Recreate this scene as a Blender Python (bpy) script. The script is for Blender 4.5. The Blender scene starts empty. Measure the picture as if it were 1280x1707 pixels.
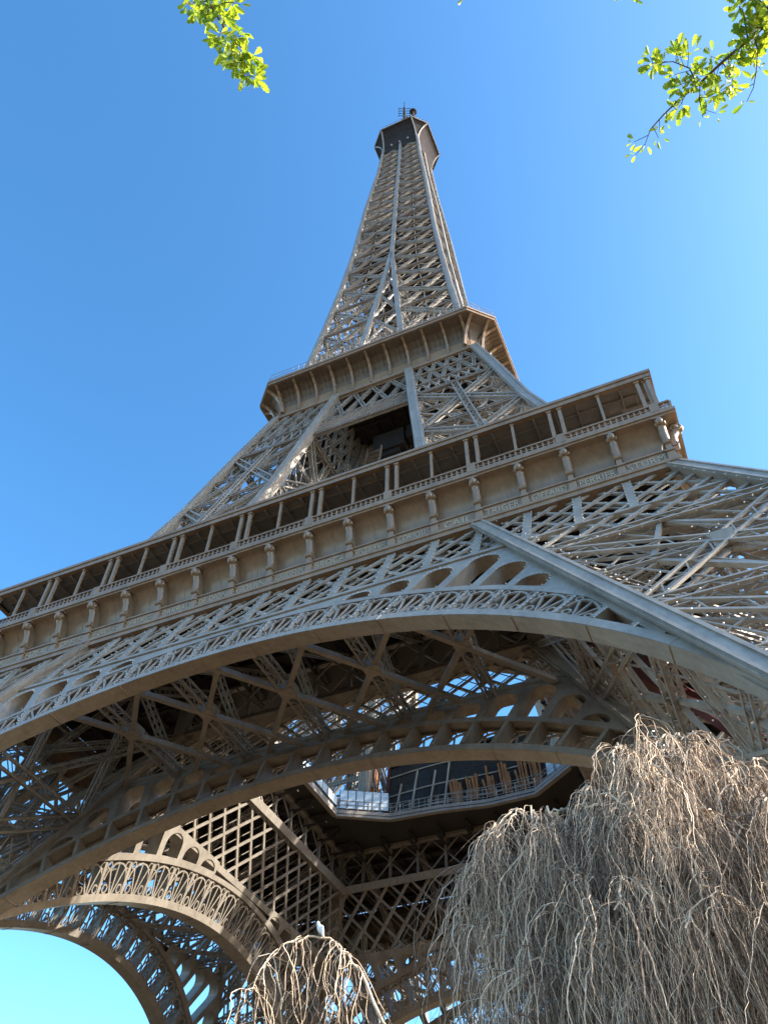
import bpy, math, random
from mathutils import Vector, Matrix, geometry
V = Vector
rnd = random.Random(7)
sc = bpy.context.scene
col = sc.collection

# ------------------------------------------------------------------ camera
cd = bpy.data.cameras.new('camera')
cam = bpy.data.objects.new('camera', cd); col.objects.link(cam)
cd.sensor_fit = 'HORIZONTAL'; cd.sensor_width = 36.0
cd.lens = 1389.85 / 1280 * 36
cd.clip_start = 0.1; cd.clip_end = 6000
R_ = V((0.91671882, 0.39926076, 0.01474653)); U_ = V((0.2965483, -0.70469365, 0.64456649)); F_ = V((-0.26774189, 0.58651317, 0.76440603))
CAM = V((29.4647, -75.6066, 1.8555))
m = Matrix.Identity(4)
for i in range(3):
    m[i][0] = R_[i]; m[i][1] = U_[i]; m[i][2] = -F_[i]; m[i][3] = CAM[i]
cam.matrix_world = m
sc.camera = cam

# ------------------------------------------------------------------ sky, sun, exposure
SUN_EL = math.radians(32); SUN_AZ = math.radians(77)     # azimuth from +Y towards +X
w = bpy.data.worlds.new('World'); sc.world = w; w.use_nodes = True
nt = w.node_tree; nt.nodes.clear()
wo = nt.nodes.new('ShaderNodeOutputWorld'); bg = nt.nodes.new('ShaderNodeBackground'); sk = nt.nodes.new('ShaderNodeTexSky')
sk.sky_type = 'NISHITA'; sk.sun_disc = False
sk.sun_elevation = SUN_EL; sk.sun_rotation = SUN_AZ
sk.altitude = 30; sk.air_density = 1.0; sk.dust_density = 1.2; sk.ozone_density = 1.6
bg.inputs['Strength'].default_value = 0.11
hv = nt.nodes.new('ShaderNodeHueSaturation'); hv.inputs['Hue'].default_value = 0.49; hv.inputs['Saturation'].default_value = 1.15; hv.inputs['Value'].default_value = 1.16
gm = nt.nodes.new('ShaderNodeGamma'); gm.inputs['Gamma'].default_value = 1.3
nt.links.new(sk.outputs[0], gm.inputs['Color']); nt.links.new(gm.outputs[0], hv.inputs['Color']); nt.links.new(hv.outputs[0], bg.inputs['Color']); nt.links.new(bg.outputs[0], wo.inputs['Surface'])
sd = bpy.data.lights.new('sun', 'SUN'); sd.energy = 5.0; sd.angle = math.radians(0.5); sd.color = (1.0, 0.93, 0.82)
sun = bpy.data.objects.new('sun', sd); col.objects.link(sun)
sdir = V((math.sin(SUN_AZ) * math.cos(SUN_EL), math.cos(SUN_AZ) * math.cos(SUN_EL), math.sin(SUN_EL)))
sun.rotation_euler = sdir.to_track_quat('Z', 'Y').to_euler(); sun.location = sdir * 500
sc.view_settings.view_transform = 'Standard'; sc.view_settings.look = 'None'
sc.view_settings.exposure = 1.42; sc.view_settings.gamma = 1.0
sc.cycles.max_bounces = 8; sc.cycles.diffuse_bounces = 4

# ------------------------------------------------------------------ materials
def mat(name, c0, c1=None, scale=0.6, rough=0.5, spec=0.4, metal=0.0, bump=0.0, stretch=(1, 1, 1)):
    M = bpy.data.materials.new(name); M.use_nodes = True
    t = M.node_tree; b = t.nodes['Principled BSDF']
    b.inputs['Roughness'].default_value = rough; b.inputs['Metallic'].default_value = metal
    b.inputs['Specular IOR Level'].default_value = spec
    if c1 is None: c1 = tuple(x * 0.8 for x in c0)
    tc = t.nodes.new('ShaderNodeTexCoord'); mp = t.nodes.new('ShaderNodeMapping'); mp.inputs['Scale'].default_value = stretch
    n = t.nodes.new('ShaderNodeTexNoise'); n.inputs['Scale'].default_value = scale; n.inputs['Detail'].default_value = 8; n.inputs['Roughness'].default_value = 0.65
    r = t.nodes.new('ShaderNodeValToRGB')
    r.color_ramp.elements[0].position = 0.36; r.color_ramp.elements[0].color = (*c1, 1)
    r.color_ramp.elements[1].position = 0.62; r.color_ramp.elements[1].color = (*c0, 1)
    t.links.new(tc.outputs['Object'], mp.inputs[0]); t.links.new(mp.outputs[0], n.inputs['Vector'])
    n2 = t.nodes.new('ShaderNodeTexNoise'); n2.inputs['Scale'].default_value = scale * 6; n2.inputs['Detail'].default_value = 6
    mm = t.nodes.new('ShaderNodeMath'); mm.operation = 'MULTIPLY_ADD'; mm.inputs[1].default_value = 0.4; ad = t.nodes.new('ShaderNodeMath'); ad.operation = 'MULTIPLY'; ad.inputs[1].default_value = 0.6
    t.links.new(mp.outputs[0], n2.inputs['Vector']); t.links.new(n.outputs['Fac'], ad.inputs[0]); t.links.new(n2.outputs['Fac'], mm.inputs[0]); t.links.new(ad.outputs[0], mm.inputs[2])
    t.links.new(mm.outputs[0], r.inputs[0]); t.links.new(r.outputs[0], b.inputs['Base Color'])
    if bump:
        bn = t.nodes.new('ShaderNodeBump'); bn.inputs['Strength'].default_value = bump; bn.inputs['Distance'].default_value = 0.05
        t.links.new(n.outputs['Fac'], bn.inputs['Height']); t.links.new(bn.outputs[0], b.inputs['Normal'])
    return M
M_PAINT = mat('bronze_paint', (0.34, 0.302, 0.253), (0.215, 0.188, 0.155), 0.5, 0.42, 0.5, stretch=(1, 1, 0.35))
M_FRIEZE = mat('frieze_paint', (0.31, 0.218, 0.14), (0.205, 0.142, 0.09), 0.45, 0.33, 0.5, stretch=(1, 1, 0.3))
M_DARK = mat('dark_parts_and_shade', (0.045, 0.038, 0.033), (0.03, 0.026, 0.023), 0.4, 0.6, 0.3)  # near-black: interior and underside shade put into the colour; also other dark parts
M_GOLD = mat('gilt_letters', (0.46, 0.385, 0.26), (0.37, 0.305, 0.2), 2, 0.35, 0.5)
M_BULB = mat('bulb_glass', (0.62, 0.6, 0.55), (0.55, 0.53, 0.48), 2, 0.2, 0.5)
M_STONE = mat('masonry', (0.42, 0.38, 0.32), (0.3, 0.27, 0.23), 0.7, 0.85, 0.2, bump=0.3)
M_GROUND = mat('pale_gravel', (0.105, 0.072, 0.040), (0.07, 0.048, 0.027), 0.25, 0.95, 0.1, bump=0.2)
M_RED = mat('red_paint', (0.10, 0.02, 0.018), (0.07, 0.015, 0.014), 0.8, 0.45, 0.4)
M_AMBER = mat('amber_panel', (0.36, 0.14, 0.04), (0.14, 0.055, 0.02), 0.8, 0.5, 0.4)

M_CEIL = mat('gallery_ceiling', (0.32, 0.30, 0.275), (0.24, 0.225, 0.21), 0.6, 0.6, 0.3)
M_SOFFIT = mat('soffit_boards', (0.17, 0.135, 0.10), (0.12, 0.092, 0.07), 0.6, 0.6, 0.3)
# ------------------------------------------------------------------ mesh helpers
class MB:
    def __init__(s): s.v = []; s.f = []
    def box8(s, q):
        b = len(s.v); s.v.extend(q)
        for f in ((0, 3, 2, 1), (4, 5, 6, 7), (0, 1, 5, 4), (1, 2, 6, 5), (2, 3, 7, 6), (3, 0, 4, 7)): s.f.append(tuple(b + i for i in f))
    def beam(s, p0, p1, w, d, n=(0, -1, 0), jit=True):
        p0 = V(p0); p1 = V(p1); a = p1 - p0
        if a.length < 1e-4: return
        a.normalize(); n = V(n); sd_ = a.cross(n)
        if sd_.length < 1e-4: sd_ = a.cross(V((0.3, 1, 0.2)))
        sd_.normalize(); n = sd_.cross(a)
        if jit:
            d *= 1 + 0.06 * rnd.random(); w *= 1 + 0.03 * rnd.random(); o = n * (rnd.random() - .5) * 0.012
            p0 = p0 + o; p1 = p1 + o
        x = sd_ * (w / 2); y = n * (d / 2)
        s.box8([p0 - x - y, p0 + x - y, p0 + x + y, p0 - x + y, p1 - x - y, p1 + x - y, p1 + x + y, p1 - x + y])
    def prism(s, p0, p1, sx, sy):           # horizontal rectangular section at both ends
        p0 = V(p0); p1 = V(p1); x = V((sx / 2, 0, 0)); y = V((0, sy / 2, 0))
        if p0.z > p1.z: p0, p1 = p1, p0
        s.box8([p0 - x - y, p0 + x - y, p0 + x + y, p0 - x + y, p1 - x - y, p1 + x - y, p1 + x + y, p1 - x + y])
    def box(s, c, sx, sy, sz):
        c = V(c); s.prism(c - V((0, 0, sz / 2)), c + V((0, 0, sz / 2)), sx, sy)
    def lattice(s, p0, p1, w, d, n=(0, -1, 0), ch=0.14, zg=0.08, bays=None, sides=True):
        p0 = V(p0); p1 = V(p1); a = p1 - p0; L = a.length
        if L < 0.3: return
        a.normalize(); n = V(n); x = a.cross(n)
        if x.length < 1e-3: x = a.cross(V((0.3, 1, .2)))
        x.normalize(); n = x.cross(a); X = x * (w / 2 - ch / 2); Y = n * (d / 2 - ch / 2)
        for i in (-1, 1):
            for j in (-1, 1): s.beam(p0 + X * i + Y * j, p1 + X * i + Y * j, ch, ch, n)
        k = bays or max(2, round(L / w))
        for j in (-1, 1):
            for q in range(k):
                sg = 1 if (q % 2) else -1
                s.beam(p0 + a * (L * q / k) + X * sg + Y * j, p0 + a * (L * (q + 1) / k) - X * sg + Y * j, zg, zg * .6, n)
        if sides and d > 0.3:
            for i in (-1, 1):
                for q in range(k):
                    sg = 1 if (q % 2) else -1
                    s.beam(p0 + a * (L * q / k) + Y * sg + X * i, p0 + a * (L * (q + 1) / k) - Y * sg + X * i, zg, zg * .6, x)
    def ladder(s, p0, p1, w, d, n, ch, rungs=4):   # two flat flanges tied by short cross plates
        p0 = V(p0); p1 = V(p1); a = (p1 - p0)
        if a.length < .3: return
        x = a.normalized().cross(V(n)).normalized() * (w / 2 - ch / 2)
        for i in (-1, 1): s.beam(p0 + x * i, p1 + x * i, ch, d, n)
        for q in range(1, rungs): s.beam(p0.lerp(p1, q / rungs) - x, p0.lerp(p1, (q + .35) / rungs) + x, ch * .5, d * .5, n)
    def strip(s, loopA, loopB, closed=False):
        b = len(s.v); n = len(loopA); s.v.extend(V(p) for p in loopA); s.v.extend(V(p) for p in loopB)
        for i in range(n if closed else n - 1):
            j = (i + 1) % n; s.f.append((b + i, b + j, b + n + j, b + n + i))
    def sweep(s, path, w, d, n=(0, -1, 0)):
        for a, b in zip(path[:-1], path[1:]): s.beam(a, b, w, d, n)
    def tube(s, path, radii, k=6, cap=True):
        b0 = len(s.v); n = len(path); prev = None
        for i in range(n):
            p = V(path[i]); t = (V(path[min(i + 1, n - 1)]) - V(path[max(i - 1, 0)]))
            if t.length < 1e-6: t = V((0, 0, 1))
            t.normalize()
            if prev is None: prev = t.orthogonal().normalized()
            u = prev - t * prev.dot(t)
            if u.length < 1e-4: u = t.orthogonal()
            u.normalize(); prev = u; v_ = t.cross(u)
            for j in range(k):
                an = 2 * math.pi * j / k; s.v.append(p + (u * math.cos(an) + v_ * math.sin(an)) * radii[i])
        for i in range(n - 1):
            for j in range(k):
                a = b0 + i * k + j; c = b0 + i * k + (j + 1) % k; s.f.append((a, c, c + k, a + k))
        if cap: s.f.append(tuple(b0 + j for j in range(k))[::-1]); s.f.append(tuple(b0 + (n - 1) * k + j for j in range(k)))
    def ball(s, c, r, ku=6, kv=4, sc_=(1, 1, 1)):
        c = V(c); b = len(s.v)
        for i in range(kv + 1):
            ph = math.pi * i / kv
            for j in range(ku):
                th = 2 * math.pi * j / ku
                s.v.append(c + V((r * sc_[0] * math.sin(ph) * math.cos(th), r * sc_[1] * math.sin(ph) * math.sin(th), r * sc_[2] * math.cos(ph))))
        for i in range(kv):
            for j in range(ku):
                s.f.append((b + i * ku + j, b + (i + 1) * ku + j, b + (i + 1) * ku + (j + 1) % ku, b + i * ku + (j + 1) % ku))
    def plate(s, outline, holes, th, fn):    # 2-D outline with holes, given thickness; fn(u, v, depth) -> 3-D
        loops = [outline] + holes
        tri = geometry.tessellate_polygon([[V((a, b_, 0)) for a, b_ in l] for l in loops])
        flat = [q for l in loops for q in l]; b = len(s.v); N = len(flat)
        s.v.extend(V(fn(a, c, 0)) for a, c in flat); s.v.extend(V(fn(a, c, th)) for a, c in flat)
        for t in tri: s.f.append(tuple(b + i for i in t)); s.f.append(tuple(b + N + i for i in reversed(t)))
        o = 0
        for l in loops:
            n = len(l)
            for i in range(n):
                j = (i + 1) % n; s.f.append((b + o + i, b + o + j, b + N + o + j, b + N + o + i))
            o += n
    def mesh(s, name, m_, smooth=False):
        me = bpy.data.meshes.new(name); me.from_pydata([tuple(p) for p in s.v], [], s.f); me.materials.append(m_); me.update()
        if smooth:
            me.polygons.foreach_set('use_smooth', [True] * len(me.polygons))
            try: me.set_sharp_from_angle(angle=math.radians(40))
            except Exception: pass
        return me
    def build(s, name, m_, parent=None, smooth=False):
        return link(name, s.mesh(name, m_, smooth), parent)
def link(name, me, parent=None, loc=(0, 0, 0), rz=0.0):
    o = bpy.data.objects.new(name, me); col.objects.link(o); o.parent = parent; o.location = loc; o.rotation_euler = (0, 0, rz)
    return o
def copy_tree(o, parent, rz):
    c = o.copy(); col.objects.link(c); c.parent = parent; c.rotation_euler = (0, 0, rz)
    for ch in list(o.children):
        d = ch.copy(); col.objects.link(d); d.parent = c
    return c
def tag(o, label=None, cat=None, group=None, kind=None):
    for k, v in (('label', label), ('category', cat), ('group', group), ('kind', kind)):
        if v: o[k] = v
    return o
def empty(name, loc=(0, 0, 0)):
    o = bpy.data.objects.new(name, None); col.objects.link(o); o.location = loc; return o
def interp(tab, z):
    if z <= tab[0][0]:
        (a, b), (c, d) = tab[0], tab[1]
        return b + (d - b) * (z - a) / (c - a)
    for (a, b), (c, d) in zip(tab[:-1], tab[1:]):
        if z <= c: return b + (d - b) * (z - a) / (c - a)
    return tab[-1][1]
def clip(p, q, poly):                        # clip a 2-D segment to a convex counter-clockwise polygon
    t0, t1 = 0.0, 1.0; dx, dy = q[0] - p[0], q[1] - p[1]
    for i in range(len(poly)):
        ax, ay = poly[i]; bx, by = poly[(i + 1) % len(poly)]
        nx, ny = -(by - ay), bx - ax
        num = nx * (p[0] - ax) + ny * (p[1] - ay); den = nx * dx + ny * dy
        if abs(den) < 1e-9:
            if num < 0: return None
            continue
        t = -num / den
        if den > 0: t0 = max(t0, t)
        else: t1 = min(t1, t)
        if t0 >= t1: return None
    return ((p[0] + dx * t0, p[1] + dy * t0), (p[0] + dx * t1, p[1] + dy * t1))
HALF = math.pi / 2

# ------------------------------------------------------------------ ground
g = MB(); S = 2500.0; g.v = [V((-S, -S, 0)), V((S, -S, 0)), V((S, S, 0)), V((-S, S, 0))]; g.f = [(0, 1, 2, 3)]
tag(g.build('ground', M_GROUND), kind='structure')

# ------------------------------------------------------------------ the tower
TOWER = tag(empty('lattice_tower'), 'enormous brown wrought iron lattice tower leaning over the viewer, seen from below its arch', 'tower')
SL = 0.48
def xo(z): return 58.08 - SL * z            # outer half width up to the first floor
def xi(z): return 42.98 - SL * z            # inner edge of the piers
def fo(u, z, d=0.0): return V((u, -xo(z) + d, z))
def fi(u, z, d=0.0): return V((u, -xi(z) + d, z))
NF = V((0, -1, SL)).normalized()           # outward normal of the inclined face
BULBS = []

def diag_fill(mb, fn, poly, step, w, d, offA, offB, zref, n=NF, bulbs=False):
    us = [p[0] for p in poly]; zs = [p[1] for p in poly]
    lo, hi, zl, zh = min(us), max(us), min(zs), max(zs); Hh = zh - zl
    k0 = int((lo - Hh) / step) - 2; k1 = int((hi + Hh) / step) + 2
    for sgn, off in ((1, offA), (-1, offB)):
        for k in range(k0, k1 + 1):
            u0 = k * step
            a = (u0 + sgn * (zl - zref), zl); b = (u0 + sgn * (zh - zref), zh)
            c = clip(a, b, poly)
            if c is None: continue
            (a, b) = c
            if abs(a[1] - b[1]) < 0.15: continue
            mb.beam(fn(a[0], a[1], off), fn(b[0], b[1], off), w, d, n)
            if bulbs:
                L = abs(b[1] - a[1]); nb = int(L / 0.8)
                for q in range(1, nb):
                    f_ = q / nb; BULBS.append(fn(a[0] + (b[0] - a[0]) * f_, a[1] + (b[1] - a[1]) * f_, off - d / 2 - 0.07))

# ---- piers, ground to first floor
def column(mb, fx, fy, zs, s, strip=True):
    for a, b in zip(zs[:-1], zs[1:]):
        p, q = V((fx(a), fy(a), a)), V((fx(b), fy(b), b))
        mb.prism(p, q, s, s)
        if strip:
            for ox, oy in ((0, -1), (0, 1), (1, 0), (-1, 0)):
                for t in (-0.36, 0.36):
                    o = V((ox * (s / 2 + 0.05) + (t * s if ox == 0 else 0), oy * (s / 2 + 0.05) + (t * s if oy == 0 else 0), 0))
                    mb.prism(p + o, q + o, 0.2 if ox == 0 else 0.1, 0.2 if oy == 0 else 0.1)
def make_pier():
    mb = MB(); LV = [3, 17, 29.5, 40.5]
    corners = [(xo, lambda z: -xo(z)), (xi, lambda z: -xo(z)), (xi, lambda z: -xi(z)), (xo, lambda z: -xi(z))]
    nrm = [(0, -1, SL), (-1, 0, -SL), (0, 1, -SL), (1, 0, SL)]
    for k in range(4):
        (ax, ay), (bx, by) = corners[k], corners[(k + 1) % 4]
        P = lambda z: V((ax(z), ay(z), z)); Q = lambda z: V((bx(z), by(z), z)); n = nrm[k]
        for a, b in zip(LV[:-1], LV[1:]):
            for (s0, s1) in ((P(a), Q(b)), (Q(a), P(b))):
                mb.lattice(s0, s1, 1.2, 0.7, n, 0.18, 0.09, sides=False)
                if k in (0, 1, 3):
                    for q in range(1, 16):
                        for sg in (-.5, .5):
                            if rnd.random() < .75: BULBS.append(s0.lerp(s1, q / 16) + V((0, 0, sg * 1.3)) + V(n) * 0.5)
            mp = P((a + b) / 2); mq = Q((a + b) / 2)
            mb.lattice(mp, mq, 0.7, 0.5, n, 0.11, 0.07, sides=False)
            mb.box((mp + mq) / 2, 1.2 if abs(n[1]) else 0.8, 0.8 if abs(n[1]) else 1.2, 1.1)
            for i_ in range(6):                               # light secondary bracing
                u0, u1 = i_ / 6, (i_ + 1) / 6
                mb.beam(P(a).lerp(P(b), u0).lerp(Q(a).lerp(Q(b), u0), .04), P(a).lerp(P(b), u1).lerp(Q(a).lerp(Q(b), u1), .2 if i_ % 2 else .3), .1, .1, n)
                mb.beam(Q(a).lerp(Q(b), u0).lerp(P(a).lerp(P(b), u0), .04), Q(a).lerp(Q(b), u1).lerp(P(a).lerp(P(b), u1), .2 if i_ % 2 else .3), .1, .1, n)
                mb.beam(mp.lerp(mq, u0), P(b).lerp(Q(b), u1), .1, .1, n); mb.beam(mp.lerp(mq, u1), P(a).lerp(Q(a), u0), .1, .1, n)
            for t0, t1 in ((0.25, 0.5), (0.75, 0.5)):     # secondary bracing
                mb.beam(mp.lerp(mq, t0), P(b).lerp(Q(b), t1), 0.28, 0.28, n); mb.beam(mp.lerp(mq, t0), P(a).lerp(Q(a), t1), 0.28, 0.28, n)
        for a in LV:
            mb.lattice(P(a), Q(a), 1.1, 0.8, n, 0.18, 0.09)
            if k in (0, 1, 3):
                for q in range(1, 14): BULBS.append(P(a).lerp(Q(a), q / 14) + V(n) * 0.5 + V((0, 0, -0.6)))
        if k in (0, 3):
            for a in range(20, 50):
                for t in (0.06, 0.94): BULBS.append(P(a + .3).lerp(Q(a + .3), t) + V(n) * 0.5)
        if k in (2, 3, 1):                                    # dense truss just under the floor on the hidden faces too
            for a, b in ((40.5, 51.0),):
                for q in range(2):
                    t = q / 2; t2 = (q + 1) / 2
                    mb.lattice(P(a).lerp(Q(a), t), P(b).lerp(Q(b), t2), 0.6, 0.5, n, 0.12, 0.07, sides=False)
                    mb.lattice(P(a).lerp(Q(a), t2), P(b).lerp(Q(b), t), 0.6, 0.5, n, 0.12, 0.07, sides=False)
    for a in (17, 29.5, 40.5):                                # horizontal cross bracing and inner bracing
        c = [V((fx(a), fy(a), a)) for fx, fy in corners]
        mb.lattice(c[0], c[2], 0.8, 0.5, (0, 0, 1), 0.12, 0.06, sides=False); mb.lattice(c[1], c[3], 0.8, 0.5, (0, 0, 1), 0.12, 0.06, sides=False)
    for a, b in ((3, 17), (17, 29.5), (29.5, 40.5), (40.5, 51)):
        c = [V((fx(a), fy(a), a)) for fx, fy in corners]; d = [V((fx(b), fy(b), b)) for fx, fy in corners]
        mb.lattice(c[0], d[2], 0.7, 0.5, (1, 1, 0), 0.11, 0.06, sides=False)
    # inclined lift track and stair inside the pier
    cx = lambda z: (xo(z) + xi(z)) / 2
    for ox in (-1.6, 1.6):
        mb.lattice(V((cx(2) + ox, -cx(2) + 1.5, 2)), V((cx(56) + ox, -cx(56) + 1.5, 56)), 0.5, 0.9, (0, -1, -1), 0.12, 0.08)
    for q in range(30):
        z = 3 + q * 1.75; mb.beam((cx(z) - 1.6, -cx(z) + 1.5, z), (cx(z) + 1.6, -cx(z) + 1.5, z), 0.16, 0.2)
    for q in range(46):
        z = 3 + q * 1.05; mb.box((cx(z) + 4.6, -cx(z) - 3, z), 1.6, 0.5, 0.06)
    for s in (3.8, 5.4): mb.beam((cx(3) + s, -cx(3) - 3, 3.4), (cx(51) + s, -cx(51) - 3, 51.4), 0.3, 0.08, (1, 0, 0))
    o = mb.build('pier', M_PAINT, TOWER)
    for fx, fy in corners:
        c = MB(); column(c, fx, fy, [0, 51.0], 1.15); 
        if fx is xi and fy(51) > -20: c.prism((fx(51), fy(51), 51), (fx(51), fy(51), 56), 1.1, 1.1)
        c.build('corner_column', M_PAINT, o)
    for fx, fy in corners:
        st = MB(); st.prism((fx(-1) + .5, fy(-1), -0.5), (fx(3), fy(3), 3.0), 5.0, 5.0); st.build('masonry_base', M_STONE, o)
    return o
pier = make_pier()
nb_pier = len(BULBS)

# ---- arches
ARC_C = 3.2
def make_arch(name, fn, R, crown, ext_crown, depth, back):
    cz = crown - R; ce = ext_crown - R; dlt = ce - cz
    def rin(t): return R
    def rex(t): return min(dlt * math.cos(t) + math.sqrt(max(0, R * R - (dlt * math.sin(t)) ** 2)), (42.98 - 0.6 - SL * cz) / (abs(math.sin(t)) + SL * math.cos(t)))
    def pt(t, r): return (r * math.sin(t), cz + r * math.cos(t))
    tmax = math.radians(78); bay = math.radians(4.05) * 37 / R
    N = int(tmax / bay); T = [i * bay for i in range(-N, N + 1)]
    sub = 3
    mb = MB()
    fine = [(-N + i / sub) * bay for i in range(2 * N * sub + 1)]
    for a, b in zip(fine[:-1], fine[1:]):                       # soffit plate and its two edge flanges
        for (r0, r1, d0, d1) in ((-0.02, 0.16, 0.0, depth), (0.0, 0.62, -0.06, 0.12), (0.0, 0.62, depth - 0.14, depth + 0.03)):
            q = []
            for d in (d0, d1):
                for t, r in ((a, r0), (b, r0), (b, r1), (a, r1)): q.append(fn(*pt(t, R + r), d))
            mb.box8(q)
    for t in T[::2]:
        mb.beam(fn(*pt(t, R - .03), .02), fn(*pt(t, R - .03), depth - .02), .06, .05, NF, False); mb.beam(fn(*pt(t, R + .01), -.065), fn(*pt(t, R + .61), -.065), .06, .03, NF, False)
    arch = mb.build(name, M_PAINT, TOWER)
    tr = MB(); sp = MB()
    def inside(t):
        return rex(t) - R > 0.75
    for a, b in zip(fine[:-1], fine[1:]):                       # extrados rail
        if not (inside(a) and inside(b)): continue
        for (r0, r1, d0, d1) in ((-0.42, 0.0, -0.05, 0.15), (-0.2, 0.0, 0.15, depth - 0.15), (-0.42, 0.0, depth - 0.15, depth + 0.02)):
            q = []
            for d in (d0, d1):
                for t, r in ((a, r0), (b, r0), (b, r1), (a, r1)): q.append(fn(*pt(t, rex(t) + r), d))
            tr.box8(q)
    layers = ((0.05, 1.0), (depth - 0.1, 0.8)) if name == 'outer_arch' else ((depth - 0.08, 1.0),)
    for i, t in enumerate(T):
        th = rex(t) - R - 0.6
        if th < 0.35 or not inside(t): continue
        tr.beam(fn(*pt(t, R + 0.5), depth / 2), fn(*pt(t, rex(t) - 0.3), depth / 2), 0.3, depth * .92, NF)
        if name == 'outer_arch':
            for q in range(1, 7): BULBS.append(fn(*pt(t, R + 0.5 + (rex(t) - R - .8) * q / 7), -0.08))
        if i + 1 >= len(T): continue
        t2 = T[i + 1]
        if min(rex(t), rex(t2)) - R < 1.3: continue
        for dd, sc_ in layers:
            def P(s, h):
                tt = t + (t2 - t) * (s * .5 + .5); r0 = R + 0.62; r1 = rex(tt) - 0.4
                return fn(*pt(tt, r0 + (r1 - r0) * h), dd)
            for s in (-.6, 0, .6): tr.beam(P(s * .18, 0.0), P(s, 0.78 if s else 0.9), 0.13, 0.1, NF)
            arc = [P(.86 * math.cos(x), .42 + .5 * math.sin(x)) for x in [math.pi * j / 8 for j in range(9)]]
            tr.sweep(arc, 0.14, 0.12, NF)
            for s in (-.6, .6):
                ring = [P(s + .2 * math.cos(x), .15 + .13 * math.sin(x)) for x in [2 * math.pi * j / 7 for j in range(8)]]
                tr.sweep(ring, 0.11, 0.1, NF)
            for s in (-.72, .72):
                ring = [P(s + .17 * math.cos(x), .85 + .11 * math.sin(x)) for x in [2 * math.pi * j / 6 for j in range(7)]]
                tr.sweep(ring, 0.1, 0.1, NF)
    tr.build('fan_tracery', M_PAINT, arch)
    ZT = 44.35
    def bound(t):
        # distance along the ray at angle t to the girder chord or to the pier edge, whichever is nearer
        r1 = (ZT - cz) / math.cos(t) if math.cos(t) > 1e-3 else 1e9
        s = abs(math.sin(t)); r2 = (42.98 - 0.45 - SL * cz) / (s + SL * math.cos(t))
        return min(r1, r2)
    SUB = 4
    for sg in (1, -1):
        for i in range(2 * N):
            t, t2 = T[0] + i * bay, T[0] + (i + 1) * bay
            if sg * (t + t2) <= 0: continue
            ts = [t + (t2 - t) * j / SUB for j in range(SUB + 1)]
            hs = [bound(x) - rex(x) for x in ts]
            if max(hs) < 0.12: continue
            outer = [pt(x, rex(x)) for x in ts] + [pt(x, max(rex(x) + .03, bound(x))) for x in reversed(ts)]
            tm = (t + t2) / 2; r0 = rex(tm) + 0.18; hw = (t2 - t) / 2 - 0.32 / R
            ha, hb = min(hs[0], hs[2]), min(hs[2], hs[4]); h = min(bound(tm - hw * .8), bound(tm + hw * .8), bound(tm)) - r0 - 0.22
            holes = []; rad = hw * R
            if h > 0.75:
                top = r0 + h
                hole = [pt(tm - hw, r0), pt(tm + hw, r0)]
                cr = max(r0 + .05, top - rad); sy = top - cr
                hole += [pt(tm + hw * math.cos(x), cr + sy * math.sin(x)) for x in [math.pi * j / 10 for j in range(11)]]
                holes.append(hole)
            sp.plate(outer, holes, 0.16, lambda u, v, d: fn(u, v, d - 0.02))
            if holes:
                sp.plate([(p[0], p[1]) for p in outer], [list(h_) for h_ in holes], 0.12, lambda u, v, d: fn(u, v, depth - 0.1 + d))
                hl = holes[0]
                for q in range(len(hl)):                        # web lining the opening between the two plates
                    if q == 0: continue
                    a, b = hl[q], hl[(q + 1) % len(hl)]
                    sp.v.extend([fn(*a, 0.1), fn(*b, 0.1), fn(*b, depth - .06), fn(*a, depth - .06)]); k = len(sp.v); sp.f.append((k - 4, k - 3, k - 2, k - 1))
                if name == 'outer_arch':
                    for q in range(1, len(hl), 1): BULBS.append(fn(hl[q][0], hl[q][1], -0.1))
    sp.build('spandrel_plate', M_PAINT, arch)
    return arch
outer_arch = make_arch('outer_arch', fo, 37.0, 40.2, 44.2, 1.35, True)
inner_arch = make_arch('inner_arch', fi, 44.0, 39.6, 43.6, 1.5, True)

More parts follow.
